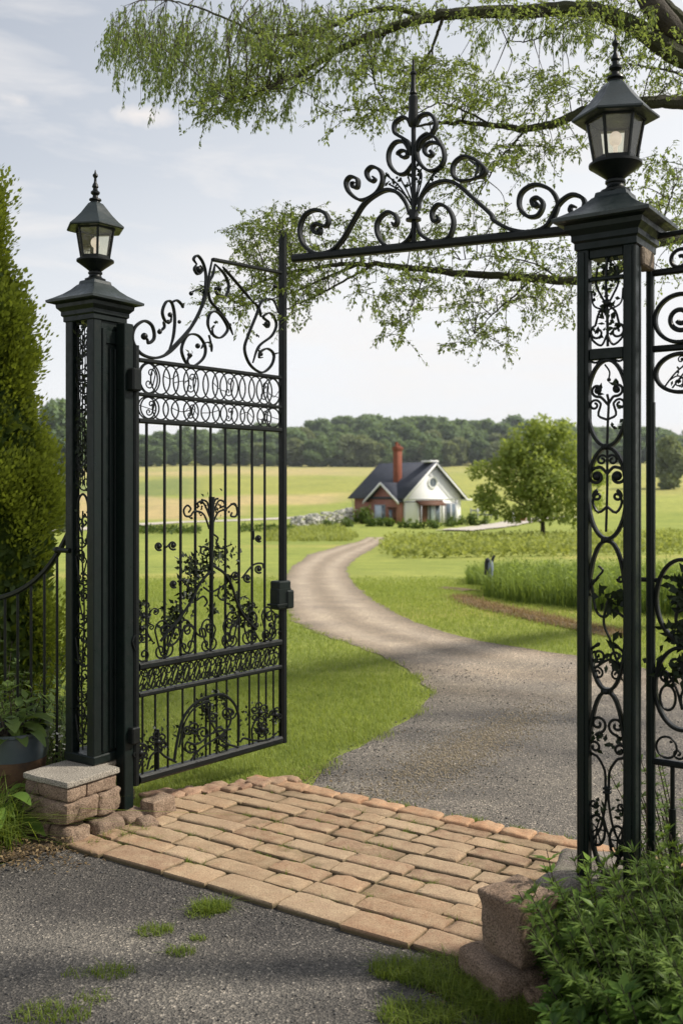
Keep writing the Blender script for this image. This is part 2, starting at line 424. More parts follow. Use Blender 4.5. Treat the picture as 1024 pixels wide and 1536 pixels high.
def rounded(g, c, half, ax, rad, n=5, rough=.0, rs=5.0, seed=0, shade=0.0, tint=None, taper=0.0):
    """stone-like box: subdivided cube pulled to rounded edges, roughened by noise"""
    t = np.linspace(-1, 1, n + 1); V = []; Fc = []
    for k in range(3):
        i, j = [(1, 2), (2, 0), (0, 1)][k]
        for s in (-1, 1):
            A, B = np.meshgrid(t, t, indexing='ij'); p = np.zeros((n + 1, n + 1, 3)); p[..., k] = s; p[..., i] = A; p[..., j] = B
            b0 = sum(len(v) for v in V); V.append(p.reshape(-1, 3))
            I, J = np.meshgrid(np.arange(n), np.arange(n), indexing='ij'); m = n + 1
            q = np.stack([I * m + J, (I + 1) * m + J, (I + 1) * m + J + 1, I * m + J + 1], -1).reshape(-1, 4) + b0
            Fc.append(q if s > 0 else q[:, ::-1])
    V = np.vstack(V); Fc = np.vstack(Fc); h = np.asarray(half, float)
    key = np.round(V * 1000).astype(int); _, first, inv = np.unique(key, axis=0, return_index=True, return_inverse=True)
    V = V[first]; Fc = np.asarray(inv).reshape(-1)[Fc]
    r = min(rad, h.min() * .98); P = V * h
    inner = np.clip(P, -(h - r), h - r); d = P - inner; P = inner + nrm(d) * np.where(np.linalg.norm(d, axis=1, keepdims=True) > 1e-9, r, 0)
    if taper: P[:, :2] *= (1 - taper * (P[:, 2:3] / h[2]))
    if rough:
        out = nrm(P + 1e-6); o = seed * 7.31
        D = np.array([mnoise.noise(Vector(p * rs) + Vector((o, o * .7, -o))) + .22 * mnoise.noise(Vector(p * rs * 6.1) + Vector((-o, 1, 5))) + .5 * mnoise.noise(Vector(p * rs * 2.3) + Vector((o, 3 + o, o))) for p in P])
        P = P + out * (D * rough)[:, None]
    g.add(np.asarray(c) + P @ np.asarray(ax, float), Fc, shade, tint)

def leaves(g, P, D, U, length, width, shade, fold=.25, curl=.25):
    """leaf blades (two quads folded on the midrib): P base, D direction, U approximate normal"""
    P = np.asarray(P, float); n = len(P); D = nrm(np.asarray(D, float)); U = np.asarray(U, float)
    S = nrm(np.cross(D, U)); U = nrm(np.cross(S, D))
    Ln = np.broadcast_to(np.asarray(length, float), (n,))[:, None]; W = np.broadcast_to(np.asarray(width, float), (n,))[:, None]
    mid = P + D * Ln * .45 + U * W * -fold
    tip = P + D * Ln - U * Ln * curl
    l = P + D * Ln * .42 + S * W * .5; r = P + D * Ln * .42 - S * W * .5
    V = np.stack([P, l, tip, r, mid], 1).reshape(-1, 3)
    b = np.arange(n)[:, None] * 5
    tri = np.concatenate([b + np.array([[0, 4, 1]]), b + np.array([[1, 4, 2]]), b + np.array([[0, 3, 4]]), b + np.array([[3, 2, 4]])])
    g.add(V, tri, np.repeat(np.broadcast_to(np.asarray(shade, float), (n,)), 5))
def blades(g, P, h, w, lean, shade, bend=.5, tint=None):
    """grass blades, two segments"""
    P = np.asarray(P, float); n = len(P); a = rng.uniform(0, 2 * PI, n)
    h = np.broadcast_to(np.asarray(h, float), (n,)); w = np.broadcast_to(np.asarray(w, float), (n,))
    dirv = np.stack([np.cos(a), np.sin(a), 0 * a], 1); side = np.stack([-np.sin(a), np.cos(a), 0 * a], 1)
    ln = np.abs(rng.normal(0, lean, n))
    m = P + dirv * (h * ln * .35)[:, None]; m[:, 2] += h * .55
    t = P + dirv * (h * ln * (1 + bend))[:, None]; t[:, 2] += h * (1 - .25 * np.clip(ln, 0, 2))
    V = np.stack([P + side * w[:, None] * .5, P - side * w[:, None] * .5, m + side * w[:, None] * .35, m - side * w[:, None] * .35, t], 1).reshape(-1, 3)
    b = np.arange(n)[:, None] * 5
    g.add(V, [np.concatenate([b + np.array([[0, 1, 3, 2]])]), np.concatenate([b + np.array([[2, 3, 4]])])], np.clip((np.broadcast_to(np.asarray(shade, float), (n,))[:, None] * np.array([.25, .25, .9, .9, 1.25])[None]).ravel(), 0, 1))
def sph(n):
    v = rng.normal(size=(n, 3)); return nrm(v)

# ------------------------------------------------------------------ gate frame
ANG = math.radians(34.0)
U = np.array([math.cos(ANG), -math.sin(ANG), 0]); Vv = np.array([math.sin(ANG), math.cos(ANG), 0]); Z = np.array([0, 0, 1.0])
AX = np.stack([U, Vv, Z])
CL = np.array([-1.1625, 4.70, 0]); CR = np.array([.793, 3.38, 0])      # front corners of the two pillars (left: right corner, right: left corner)
def G(u, v, z, o=CL): return o + U * u + Vv * v + Z * z
def gbox(g, u0, u1, v0, v1, z0, z1, o=CL, bev=.004):
    obox(g, G((u0 + u1) / 2, (v0 + v1) / 2, (z0 + z1) / 2, o), ((u1 - u0) / 2, (v1 - v0) / 2, (z1 - z0) / 2), AX, bev)
class Plane:
    """vertical plane through p0 with horizontal direction d; px() is the point of it seen in a direction, sz() a point by distance and height"""
    def __init__(s, p0, d): s.p = np.array([p0[0], p0[1], 0.0]); s.d = nrm(np.array([d[0], d[1], 0.0])); s.n = np.array([s.d[1], -s.d[0], 0])
    def px(s, q):
        q = np.atleast_2d(np.asarray(q, float)); r = np.stack([(q[:, 0] - CX) / F, np.ones(len(q)), (CY - q[:, 1]) / F], 1)
        t = (s.p @ s.n) / (r @ s.n); P = r * t[:, None]; P[:, 2] += CAMZ; return P
    def sz(s, q):
        q = np.atleast_2d(np.asarray(q, float)); return s.p + q[:, :1] * s.d + q[:, 1:] * Z
    def s_of(s, px):
        P = s.px([(px, 700)])[0]; return float((P - s.p) @ s.d)
def spiral(c, r0, r1, a0, turns, n=22):
    """points of a volute from radius r0 at angle a0 (radians) winding in to r1"""
    t = np.linspace(0, 1, n); a = a0 + turns * 2 * PI * t; r = r0 + (r1 - r0) * t ** .8
    return np.stack([c[0] + r * np.cos(a), c[1] + r * np.sin(a)], 1)
def scroll_S(p, q, k=.35, turns=1.1, flip=1):
    """C scroll from p to q with a volute at either end (plane coordinates)"""
    p = np.asarray(p, float); q = np.asarray(q, float); d = q - p; ln = np.linalg.norm(d); t = d / ln; nn = np.array([-t[1], t[0]]) * flip
    r = k * ln * .5; ang = math.atan2(t[1], t[0])
    c1 = p + t * r; c2 = q - t * r
    a1 = math.atan2(-nn[1], -nn[0]); s1 = spiral(c1, r, r * .18, a1, -flip * turns * 1.0)[::-1]
    s2 = spiral(c2, r, r * .18, a1, flip * turns * 1.0)
    return np.vstack([s1, s2])
def ribbon(g, pl, pts, t, w, k=6, taper=None, closed=False, mode='px'):
    Q = catmull(pts, k, closed); P = pl.px(Q) if mode == 'px' else pl.sz(Q)
    sc = None
    if taper: n = len(P); x = np.linspace(0, 1, n); sc = np.minimum(1, np.minimum((x + .02) / taper, (1 - x + .02) / taper)) * .55 + .45
    sweep(g, P, flat(t, w), pl.n, sc, closed)
def wire(g, pl, pts, r, k=6, mode='sz', off=0.0, m=6, closed=False):
    Q = catmull(pts, k, closed); P = (pl.px(Q) if mode == 'px' else pl.sz(Q)) + pl.n * off
    sweep(g, P, circ(r, m), pl.n, None, closed)
def ball(g, c, r, m=10):
    a = np.linspace(-PI / 2 + .15, PI / 2 - .15, 7); lathe(g, c, [(r * math.cos(x), r * math.sin(x)) for x in a], m)
def iron_leaf(g, pl, P2, n_each, size, mode='px', spread=.02, sh=(.1, .9)):
    P = pl.px(P2) if mode == 'px' else pl.sz(P2)
    P = np.repeat(P, n_each, 0); n = len(P)
    a = rng.uniform(0, 2 * PI, n); D = np.cos(a)[:, None] * pl.d + np.sin(a)[:, None] * Z + pl.n * rng.normal(0, .35, (n, 1))
    Un = pl.n + sph(n) * .6
    leaves(g, P + sph(n) * spread * .5, D, Un, rng.uniform(.6, 1.3, n) * size, rng.uniform(.4, .7, n) * size, rng.uniform(sh[0], sh[1], n))
def collar(g, c, ax, half, bev=.002): obox(g, c, half, ax, bev)

# ================================================================== SETTING
def rows_list():
    a = list(np.arange(-40, -4, 4.0)) + list(np.arange(-4, 3, .5)) + list(np.arange(3, 12, .06)) + list(np.arange(12, 24, .2)) + list(np.arange(24, 60, .5)) + list(np.arange(60, 120, 1.0)) + list(np.arange(120, 320, 3.0)) + list(np.arange(320, 620, 15.0)) + [700, 850, 1100, 1500, 2200]
    return np.array(a)
ROWS = rows_list()

def smooth(a, b, x): t = np.clip((x - a) / (b - a), 0, 1); return t * t * (3 - 2 * t)
def build_ground():
    t = np.linspace(-1, 1, 201); t = np.sign(t) * np.abs(t) ** 1.35
    Wd = 14 + np.abs(ROWS) * 1.05
    X = t[None, :] * Wd[:, None]; Y = np.repeat(ROWS[:, None], 201, 1); Zm = hmap(X, Y)
    px = CX + F * X / np.maximum(Y, 1); py = CY + F * (CAMZ - Zm) / np.maximum(Y, 1)
    base = np.zeros(X.shape + (3,))
    lawn = np.array([.275, .325, .092]); tan = np.array([.50, .40, .23]); lt = np.array([.39, .375, .165]); dk = np.array([.19, .24, .095]); sh = np.array([.09, .14, .03])
    base[:] = lawn
    def band(p0, p1, col, k=1.0, wob=3, f0=.03, soft=4, ph=0, xm=None):
        w = wob * np.sin(px * f0 + ph) + .5 * wob * np.sin(px * f0 * 2.7 + 1 + ph)
        q = py + w
        m = smooth(p0 - soft, p0 + soft, q) * (1 - smooth(p1 - soft, p1 + soft, q)) * (Y > 60) * k
        if xm is not None: m = m * xm
        base[:] = base * (1 - m[..., None]) + col * m[..., None]
    left = 1 - smooth(470, 560, px); right = smooth(560, 640, px)
    band(695, 712, lt, .95, 2, .02, 3); band(705, 716, tan, .55, 2, .013, 2, 2, left)
    band(714, 742, np.array([.34, .35, .11]), .8, 2, .02, 3, 1)
    band(722, 748, dk, .85, 5, .015, 4, 3.0, 1 - smooth(260, 330, px))
    band(742, 757, tan, .85, 4, .012, 3, 1.2, left); band(757, 778, tan * .95, .9, 3, .02, 3, .4, 1 - smooth(330, 420, px))
    band(757, 780, lawn * 1.0, .7, 2, .02, 4, 2, smooth(330, 420, px) * left)
    band(720, 745, tan * np.array([.8, .85, .7]), .55, 3, .02, 4, .6, smooth(930, 980, px))
    band(700, 770, np.array([.36, .38, .12]), .5, 3, .02, 5, 0, right)
    # lawn wear and tone, nearer
    n = np.zeros(X.shape)
    for k in range(6):
        a = rng.uniform(0, 2 * PI); f = .25 * 1.7 ** k; n += np.sin((X * math.cos(a) + Y * math.sin(a)) * f + rng.uniform(0, 6)) / (1.4 ** k)
    n = n / 2.2
    near = (Y < 60)
    m = np.clip(n * .5 + .1, 0, .55) * near; base[:] = base * (1 - m[..., None]) + np.array([.365, .385, .118]) * m[..., None]
    dry = smooth(.5, 1.1, n) * near * .35; base[:] = base * (1 - dry[..., None]) + np.array([.46, .38, .15]) * dry[..., None]
    g = Geo(); nr, nc = X.shape
    I, J = np.meshgrid(np.arange(nr - 1), np.arange(nc - 1), indexing='ij')
    f = np.stack([I * nc + J, I * nc + J + 1, (I + 1) * nc + J + 1, (I + 1) * nc + J], -1).reshape(-1, 4)
    g.add(np.stack([X, Y, Zm], -1).reshape(-1, 3), f, 0, base.reshape(-1, 3))
    tag(g.build('ground', M['lawn'], None, True, 0, True), kind='structure')
build_ground()

def edge_fn(px_pts, world_pts=()):
    """edge x as a function of depth from seen edge points plus plain world points"""
    P = [tuple(ground_at(a, b)[:2]) for a, b in px_pts] + list(world_pts)
    P = np.array(sorted(P, key=lambda q: q[1]))
    d = np.linspace(P[0, 1], P[-1, 1], 10)
    return lambda y: np.interp(y, P[:, 1], P[:, 0])
ROADL = edge_fn([(470, 1166), (484, 1150), (520, 1128), (570, 1104), (615, 1078), (636, 1058), (641, 1040), (630, 1020), (600, 1000), (560, 981), (520, 965), (475, 949), (445, 936), (428, 915), (421, 893), (424, 870), (437, 851), (462, 832), (505, 820), (538, 812), (550, 806), (546, 801), (530, 797)],
                [(-3.4, -40), (-3.0, -6), (-2.4, 3.0), (-1.75, 4.0), (-1.45, 4.25), (-1.2, 4.5), (-.6, 5.1), (-.2, 5.36)])
ROADR = edge_fn([(575, 798.5), (577, 806), (574, 812), (561, 822), (533, 838), (520, 852), (522, 862), (536, 881), (562, 903), (592, 920), (640, 940), (690, 955), (760, 970), (860, 984), (940, 997), (1024, 1016)], [(6, 8.15), (9, 7.8), (9, -40)])
def sheet(name, fl, fr, y0, y1, lift, mat, tintf, nc=40, wob=0.0, wf=3.0, label=None):
    ys = ROWS[(ROWS >= y0) & (ROWS <= y1)]; g = Geo(); V = []; T = []
    for y in ys:
        a, b = float(fl(y)), float(fr(y))
        if wob: a += wob * mnoise.noise(Vector((y * wf, 1.3, 0))) * (1 + y * .05); b += wob * mnoise.noise(Vector((y * wf, 7.7, 0))) * (1 + y * .05)
        b = max(b, a + .01); x = np.linspace(a, b, nc)
        V.append(np.stack([x, np.full(nc, y), np.full(nc, float(prof(y)) + lift)], 1)); T.append(tintf(x, y, np.linspace(0, 1, nc)))
    nr = len(ys); I, J = np.meshgrid(np.arange(nr - 1), np.arange(nc - 1), indexing='ij')
    f = np.stack([I * nc + J, I * nc + J + 1, (I + 1) * nc + J + 1, (I + 1) * nc + J], -1).reshape(-1, 4)
    g.add(np.vstack(V), f, 0, np.vstack(T))
    return tag(g.build(name, mat, None, True, 0, True), kind='structure')
def road_tint(x, y, t):
    asph = np.array([.088, .084, .079]); grav = np.array([.335, .28, .215]); pale = np.array([.46, .395, .315]); dust_dapple = np.array([.205, .187, .16])
    out = np.zeros((len(x), 3))
    px = CX + F * x / max(y, 1.0); py = CY + F * CAMZ / max(y, .9) if y < 12 else 900
    far = float(smooth(6.8, 9.5, y))
    for i in range(len(x)):
        n = mnoise.noise(Vector((x[i] * .55 + y * .25, y * 1.7 + x[i] * .5, 0))) + .5 * mnoise.noise(Vector((x[i] * 1.3, y * 2.9, 4))) + .25 * mnoise.noise(Vector((x[i] * 5, y * 6, 8)))
        c = asph * (1 - far) + grav * far
        if y < 4.6:                                            # forecourt, older gravelly asphalt; pale patches paint in dappled light besides wear
            k = max(0, min(1, .22 + 1.0 * n)); c = asph * .85 * (1 - k) + dust_dapple * np.array([.80, .83, .87]) * k
        elif y < 9.5:
            k = max(0, min(.75, .38 + .6 * n)); c = c * (1 - k) + dust_dapple * 1.25 * k
        if y > 7.5:                                            # wheel tracks worn pale
            w = math.exp(-((t[i] - .27) / .13) ** 2) + math.exp(-((t[i] - .72) / .13) ** 2)
            k = .62 * w * min(1, (y - 7.5) / 3); c = c * (1 - .16 * max(0, 1 - w) * far); c = c * (1 - k) + pale * k
            e = .55 * (math.exp(-(t[i] / .06) ** 2) + math.exp(-((1 - t[i]) / .05) ** 2)) * far; c = c * (1 - e) + np.array([.17, .15, .10]) * e
        out[i] = c
    return out
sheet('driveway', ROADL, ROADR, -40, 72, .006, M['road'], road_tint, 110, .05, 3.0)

# pale farm track crossing the fields, and the bare soil edges by the tall grass
def lin(pts): P = np.array(sorted([tuple(ground_at(a, b)[:2]) for a, b in pts], key=lambda q: q[1])); return lambda y: np.interp(y, P[:, 1], P[:, 0])
def strip(name, mat, pts, half, lift, label=None):
    """a strip following seen points, laid on the terrain in fine steps"""
    C = np.array([ground_at(a, b)[:2] for a, b in pts]); C = catmull(C, 24); T = nrm(np.gradient(C, axis=0)); Nn = np.stack([-T[:, 1], T[:, 0]], 1)
    g = Geo(); V = []
    hw = np.array([half * (1 + .5 * mnoise.noise(Vector((i * .21, 3, 0)))) for i in range(len(C))])
    for k in np.linspace(-1, 1, 7):
        Q = C + Nn * (hw * k)[:, None]; V.append(np.stack([Q[:, 0], Q[:, 1], prof(Q[:, 1]) + lift + .03 * (1 - k * k)], 1))
    V = np.stack(V, 1); n, m = V.shape[:2]; I, J = np.meshgrid(np.arange(n - 1), np.arange(m - 1), indexing='ij')
    f = np.stack([I * m + J, (I + 1) * m + J, (I + 1) * m + J + 1, I * m + J + 1], -1).reshape(-1, 4); g.add(V.reshape(-1, 3), f)
    return tag(g.build(name, mat, None, True, 0, recalc=False), kind='structure')
strip('farm_track', M['palepath'], [(20, 800), (100, 796), (180, 789), (260, 784), (350, 781), (440, 777), (480, 775)], 1.6, .05)
strip('soil_strip', M['redsoil'], [(697, 899), (712, 907), (740, 915), (775, 922), (815, 931), (865, 942), (930, 955)], .16, .012)
strip('soil_strip', M['redsoil'], [(668, 883), (690, 885), (708, 888)], .22, .012)
strip('gravel_bank', M['palepath'], [(680, 797), (705, 794), (735, 791), (765, 786), (800, 780), (850, 776)], 1.6, .1)
# mulch bed by the left pier
def bed(name, poly, z, mat):
    g = Geo(); P = catmull(np.array(poly, float), 6, True); c = P.mean(0); n = len(P); V = [np.array([c[0], c[1], z + .05])]
    for r in (.4, .75, 1.0):
        for p in P:
            q = c + (p - c) * r; V.append(np.array([q[0], q[1], z + .05 * (1 - r ** 3) + .012 * mnoise.noise(Vector((q[0] * 9, q[1] * 9, 0)))]))
    tr = [(0, 1 + i, 1 + (i + 1) % n) for i in range(n)]; qd = []
    for k in range(2):
        for i in range(n): j = (i + 1) % n; qd.append((1 + k * n + i, 1 + (k + 1) * n + i, 1 + (k + 1) * n + j, 1 + k * n + j))
    g.add(np.array(V), [np.array(tr), np.array(qd)]); tag(g.build(name, mat, None), kind='structure')
bed('soil_bed', [(-2.6, 4.2), (-1.75, 4.12), (-1.35, 4.36), (-1.1, 4.62), (-1.15, 5.4), (-2.0, 5.7), (-2.8, 5.3)], .012, M['soil'])
bed('soil_bed', [(.30, 3.30), (.55, 3.05), (.55, 2.4), (1.1, 1.9), (2.6, 1.8), (2.6, 3.6), (1.5, 3.75), (.75, 3.62), (.45, 3.5)], .014, M['soil'])

# ------------------------------------------------------------------ sett paving
def in_paving(u, v):
    lb = np.interp(v, [-.3, .1, .5, 1.05], [.03, -.02, .02, .36])
    return u > lb
def build_paving():
    g = Geo(); r = random.Random(3)
    cols = [(.33, .215, .13), (.37, .25, .155), (.31, .19, .115), (.34, .235, .15), (.27, .165, .105), (.37, .26, .17)]
    v = -.245; row = 0
    hs = [.155] + [.118, .13, .122, .115, .128, .12, .11, .118, .10]
    for h in hs:
        lb = float(np.interp(v + h / 2, [-.3, .1, .5, 1.05], [.03, -.02, .02, .36]))
        u = lb - r.uniform(0, .05)
        while u < 2.75:
            ln = r.uniform(.24, .36) if row == 0 else r.choice([r.uniform(.13, .2), r.uniform(.22, .33), r.uniform(.26, .4)])
            gap = r.uniform(.007, .014); c = np.array(r.choice(cols)) * r.uniform(.82, 1.12)
            top = .028 + r.uniform(-.004, .004); yaw = r.gauss(0, .015)
            cu, cv = u + ln / 2, v + h / 2 + r.gauss(0, .003)
            R = np.array([[math.cos(yaw), math.sin(yaw), 0], [-math.sin(yaw), math.cos(yaw), 0], [0, 0, 1]])
            tilt = np.array([[1, 0, r.gauss(0, .010)], [0, 1, r.gauss(0, .013)], [0, 0, 1]])
            rounded(g, G(cu, cv, top - .045), (ln / 2 - gap / 2, h / 2 - gap / 2, .045), tilt @ R @ AX, .0090, 8, .0062, 16, r.randint(0, 999), 0, c)
            u += ln
        v += h; row += 1
    vend = v
    # back edging of rougher, redder stones
    u = .12
    while u < 2.75:
        ln = r.uniform(.14, .24); c = np.array((.42, .225, .125)) * r.uniform(.8, 1.15)
        rounded(g, G(u + ln / 2, vend + .035, -.006), (ln / 2 - .006, .05, .045), AX, .012, 8, .014, 14, r.randint(0, 999), 0, c); u += ln
    # rough stones along the slanting left end
    for k in range(9):
        t = k / 8; uu = -.06 + t * .42; vv = .46 + t * .62
        rounded(g, G(uu - .03, vv + .02, .0), (r.uniform(.05, .085), r.uniform(.04, .06), .040), AX, .010, 8, .022, 13, k, 0, np.array((.31, .175, .12)) * r.uniform(.75, 1.15))
    o = g.build('sett_paving', M['paver'], None, True, 60, True); tag(o, kind='structure')
    # jointing sand bed below the stones
    b = Geo(); P = [G(.0, -.235, .010), G(2.75, -.235, .010), G(2.75, vend + .05, .010), G(.36, vend + .05, .010), G(.0, .5, .010)]
    b.add(np.array(P), np.array([[0, 1, 2, 3, 4]])); tag(b.build('sand_bed', M['soil'], None, False), kind='structure')
    return vend
VEND = build_paving()

# ================================================================== PILLARS
def lantern(c, name_label):
    """hexagonal post lantern standing on c"""
    t = thing('lantern', name_label, 'lantern', tuple(c))
    r0 = ANG + .30
    g = Geo(); lathe(g, c, [(.050, 0), (.050, .008), (.036, .014), (.029, .024), (.029, .030), (.034, .034), (.034, .042), (.028, .046), (.045, .060), (.080, .086), (.089, .092), (.089, .100), (.072, .104)], 6 * 5)
    g.build('base', M['iron'], t, True, 40)
    zb, zt, rb, rt = .104, .262, .069, .096
    f = Geo(); p = Geo()
    lathe(f, c, [(rb + .006, zb), (rb + .006, zb + .014), (rb - .006, zb + .014), (rb - .006, zb)], 6, 0, r0, False)
    lathe(f, c, [(rt + .006, zt - .022), (rt + .008, zt), (rt - .008, zt), (rt - .008, zt - .022), (rt + .006, zt - .022)], 6, 0, r0, False)
    for k in range(6):
        a = r0 + k * PI / 3; a2 = a + PI / 3
        P0 = np.array(c) + [rb * math.cos(a), rb * math.sin(a), zb]; P1 = np.array(c) + [rt * math.cos(a), rt * math.sin(a), zt]
        tube(f, [P0, P1], .0062, 6)
        s = .985
        q = [np.array(c) + [s * rb * math.cos(a), s * rb * math.sin(a), zb + .006], np.array(c) + [s * rb * math.cos(a2), s * rb * math.sin(a2), zb + .006],
             np.array(c) + [s * rt * math.cos(a2), s * rt * math.sin(a2), zt - .012], np.array(c) + [s * rt * math.cos(a), s * rt * math.sin(a), zt - .012]]
        pg = Geo(); pg.add(np.array(q), np.array([[0, 1, 2, 3]])); pg.build('glass_pane', M['pane'], t, False)
    f.build('frame', M['iron'], t, True, 30)
    g = Geo(); lathe(g, c, [(.138, zt - .016), (.146, zt - .012), (.146, zt - .006), (.118, zt + .018), (.085, zt + .052), (.058, zt + .086), (.040, zt + .108), (.026, zt + .116)], 6, 0, r0)
    g.build('roof', M['roof_iron'], t, True, 25)
    g = Geo(); z0 = zt + .112
    lathe(g, c, [(r_, z0 + (q_ - z0) * .88) for r_, q_ in [(.024, z0), (.022, z0 + .012), (.030, z0 + .018), (.028, z0 + .026), (.014, z0 + .032), (.012, z0 + .045), (.022, z0 + .056), (.022, z0 + .064), (.012, z0 + .074), (.011, z0 + .085), (.016, z0 + .092), (.013, z0 + .104), (.007, z0 + .118), (.006, z0 + .14), (.013, z0 + .152), (.012, z0 + .160), (.005, z0 + .168), (.002, z0 + .186)]], 14)
    g.build('finial', M['iron'], t, True, 40)
    b = Geo(); a = np.linspace(-PI / 2 + .1, PI / 2 - .1, 9); lathe(b, np.array(c) + [0, 0, .185], [(.022 * math.cos(x), .026 * math.sin(x)) for x in a], 14)
    lathe(b, np.array(c) + [0, 0, zb], [(.008, 0), (.008, .06)], 10); b.build('bulb', M['bulb'], t)
    return t

def pillar_cap(t, o, uc, vc, z0=2.425):
    g = Geo(); c = G(uc, vc, 0, o)
    sqlathe(g, c, [(.100, z0 - .02), (.106, z0 - .016), (.106, z0 + .005), (.114, z0 + .012), (.114, z0 + .030), (.130, z0 + .048), (.132, z0 + .064), (.150, z0 + .070)], -ANG)
    g.build('cornice', M['pillar'], t, True, 25)
    g = Geo(); sqlathe(g, c, [(.155, z0 + .0705), (.164, z0 + .074), (.165, z0 + .085), (.140, z0 + .098), (.108, z0 + .118), (.082, z0 + .140), (.062, z0 + .163), (.055, z0 + .168), (.052, z0 + .182), (.046, z0 + .186)], -ANG)
    g.build('cap', M['roof_iron'], t, True, 25)
    return c + Z * (z0 + .186)

def vine(g, gl, pl, path, r, ncurl, cr, nleaf, lsize, seed=0, mode='sz', lsh=(.1, .9)):
    """iron vine: stem along path, alternate curls, leaves"""
    rd = random.Random(seed); Q = catmull(path, 10); wire(g, pl, path, r, 8, mode)
    n = len(Q); T = nrm(np.gradient(Q, axis=0))
    for k in range(ncurl):
        i = int((k + .5) / ncurl * (n - 1)); s = 1 if k % 2 else -1; p = Q[i]; tn = T[i]; nn = np.array([-tn[1], tn[0]]) * s
        R = cr * rd.uniform(.75, 1.2); c = p + nn * R * 1.25 + tn * R * .6
        a0 = math.atan2((p - c)[1], (p - c)[0]); sp = spiral(c, R * 1.1, R * .2, a0, s * rd.uniform(1.0, 1.5), 18)
        wire(g, pl, np.vstack([p, sp[1:]]), r * .8, 3, mode)
        if rd.random() < .6:
            P = (pl.px(sp[-1]) if mode == 'px' else pl.sz(sp[-1]))[0]; ball(g, P, r * 2.0, 8)
    if nleaf:
        ii = rng.integers(0, n, nleaf); iron_leaf(gl, pl, Q[ii] + rng.normal(0, cr * .45, (nleaf, 2)), 1, lsize, mode, .01, lsh)

def left_pillar():
    base = G(-.1, .1, .30); t = thing('gate_pillar', 'dark green black iron pillar on the left, standing on a stone pier beside the open gate leaf', 'pillar', tuple(base))
    for (u0, u1, v0, v1) in ((-.2, -.150, 0, .05), (-.05, 0, 0, .05), (-.2, -.150, .15, .2)):
        g = Geo(); gbox(g, u0, u1, v0, v1, .34, 2.41); g.build('corner_post', M['pillar'], t)
    g = Geo(); gbox(g, -.203, .004, -.004, .205, .302, .345, bev=.006); g.build('base_plate', M['pillar'], t)
    g = Geo()
    gbox(g, -.028, -.006, .05, .2, .345, 2.41); gbox(g, -.006, .006, .052, .074, .36, 2.37); gbox(g, -.006, .006, .176, .198, .36, 2.37)
    gbox(g, -.006, .003, .10, .118, .36, 2.28); gbox(g, -.006, .003, .132, .15, .36, 2.28); gbox(g, -.006, .002, .075, .175, 2.30, 2.36)
    g.build('side_panel', M['pillar'], t)
    pl = Plane(G(-.2, .022, 0), U); g = Geo(); gl = Geo()
    # upper half: close upright bars and worn foliage; lower half open scrolls
    for s in (.066, .082, .098, .114, .130): wire(g, pl, [(s + .003 * math.sin(k * 2.1 + s * 90), 1.62 + k * .075) for k in range(11)], .0028)
    for k in range(7):
        z = 1.60 + k * .115; a = 1 if k % 2 else -1
        wire(g, pl, scroll_S((.100 - a * .04, z), (.100 + a * .04, z + .11), .6, 1.1, a), .0040, 3)
    iron_leaf(gl, pl, np.stack([rng.uniform(.055, .145, 260), np.concatenate([rng.uniform(2.05, 2.40, 110), rng.uniform(1.6, 2.05, 150)])], 1), 1, .030, 'sz')
    z = .38
    for k, hgt in enumerate((.20, .17, .2, .19, .18, .16)):
        a = 1 if k % 2 else -1
        wire(g, pl, scroll_S((.100 - a * .022, z), (.100 + a * .022, z + hgt), .42, 1.25, a), .0046, 3)
        wire(g, pl, scroll_S((.100 + a * .03, z + .02), (.100 - a * .01, z + hgt * .8), .34, 1.2, -a), .0036, 3); z += hgt
    wire(g, pl, [(.062, 1.30), (.062, 1.50), (.075, 1.56), (.10, 1.58), (.125, 1.56), (.138, 1.50), (.138, 1.30)], .006)
    wire(g, pl, [(.10, .36), (.092, .7), (.11, 1.0), (.095, 1.3), (.1, 1.5)], .004)
    iron_leaf(gl, pl, np.stack([rng.normal(.10, .022, 120), rng.uniform(.5, 1.5, 120)], 1), 1, .026, 'sz')
    fp = g.build('filigree_panel', M['iron'], t); gl.build('iron_leaves', M['iron_leaf'], fp, False)
    # latch knob on the outer edge
    g = Geo(); k0 = G(-.205, .02, 1.31); tube(g, [k0 + U * .05 - Vv * .03, k0 - Vv * .03 - U * .03], .012); ball(g, k0 - Vv * .03 - U * .04, .017); tube(g, [k0 - Vv * .03 - U * .03, k0 - U * .1], .006)
    g.build('catch', M['iron'], t)
    top = pillar_cap(t, CL, -.1, .1)
    lantern(top, 'smaller looking black hexagonal lantern with milky panes on the left pillar')
left_pillar()

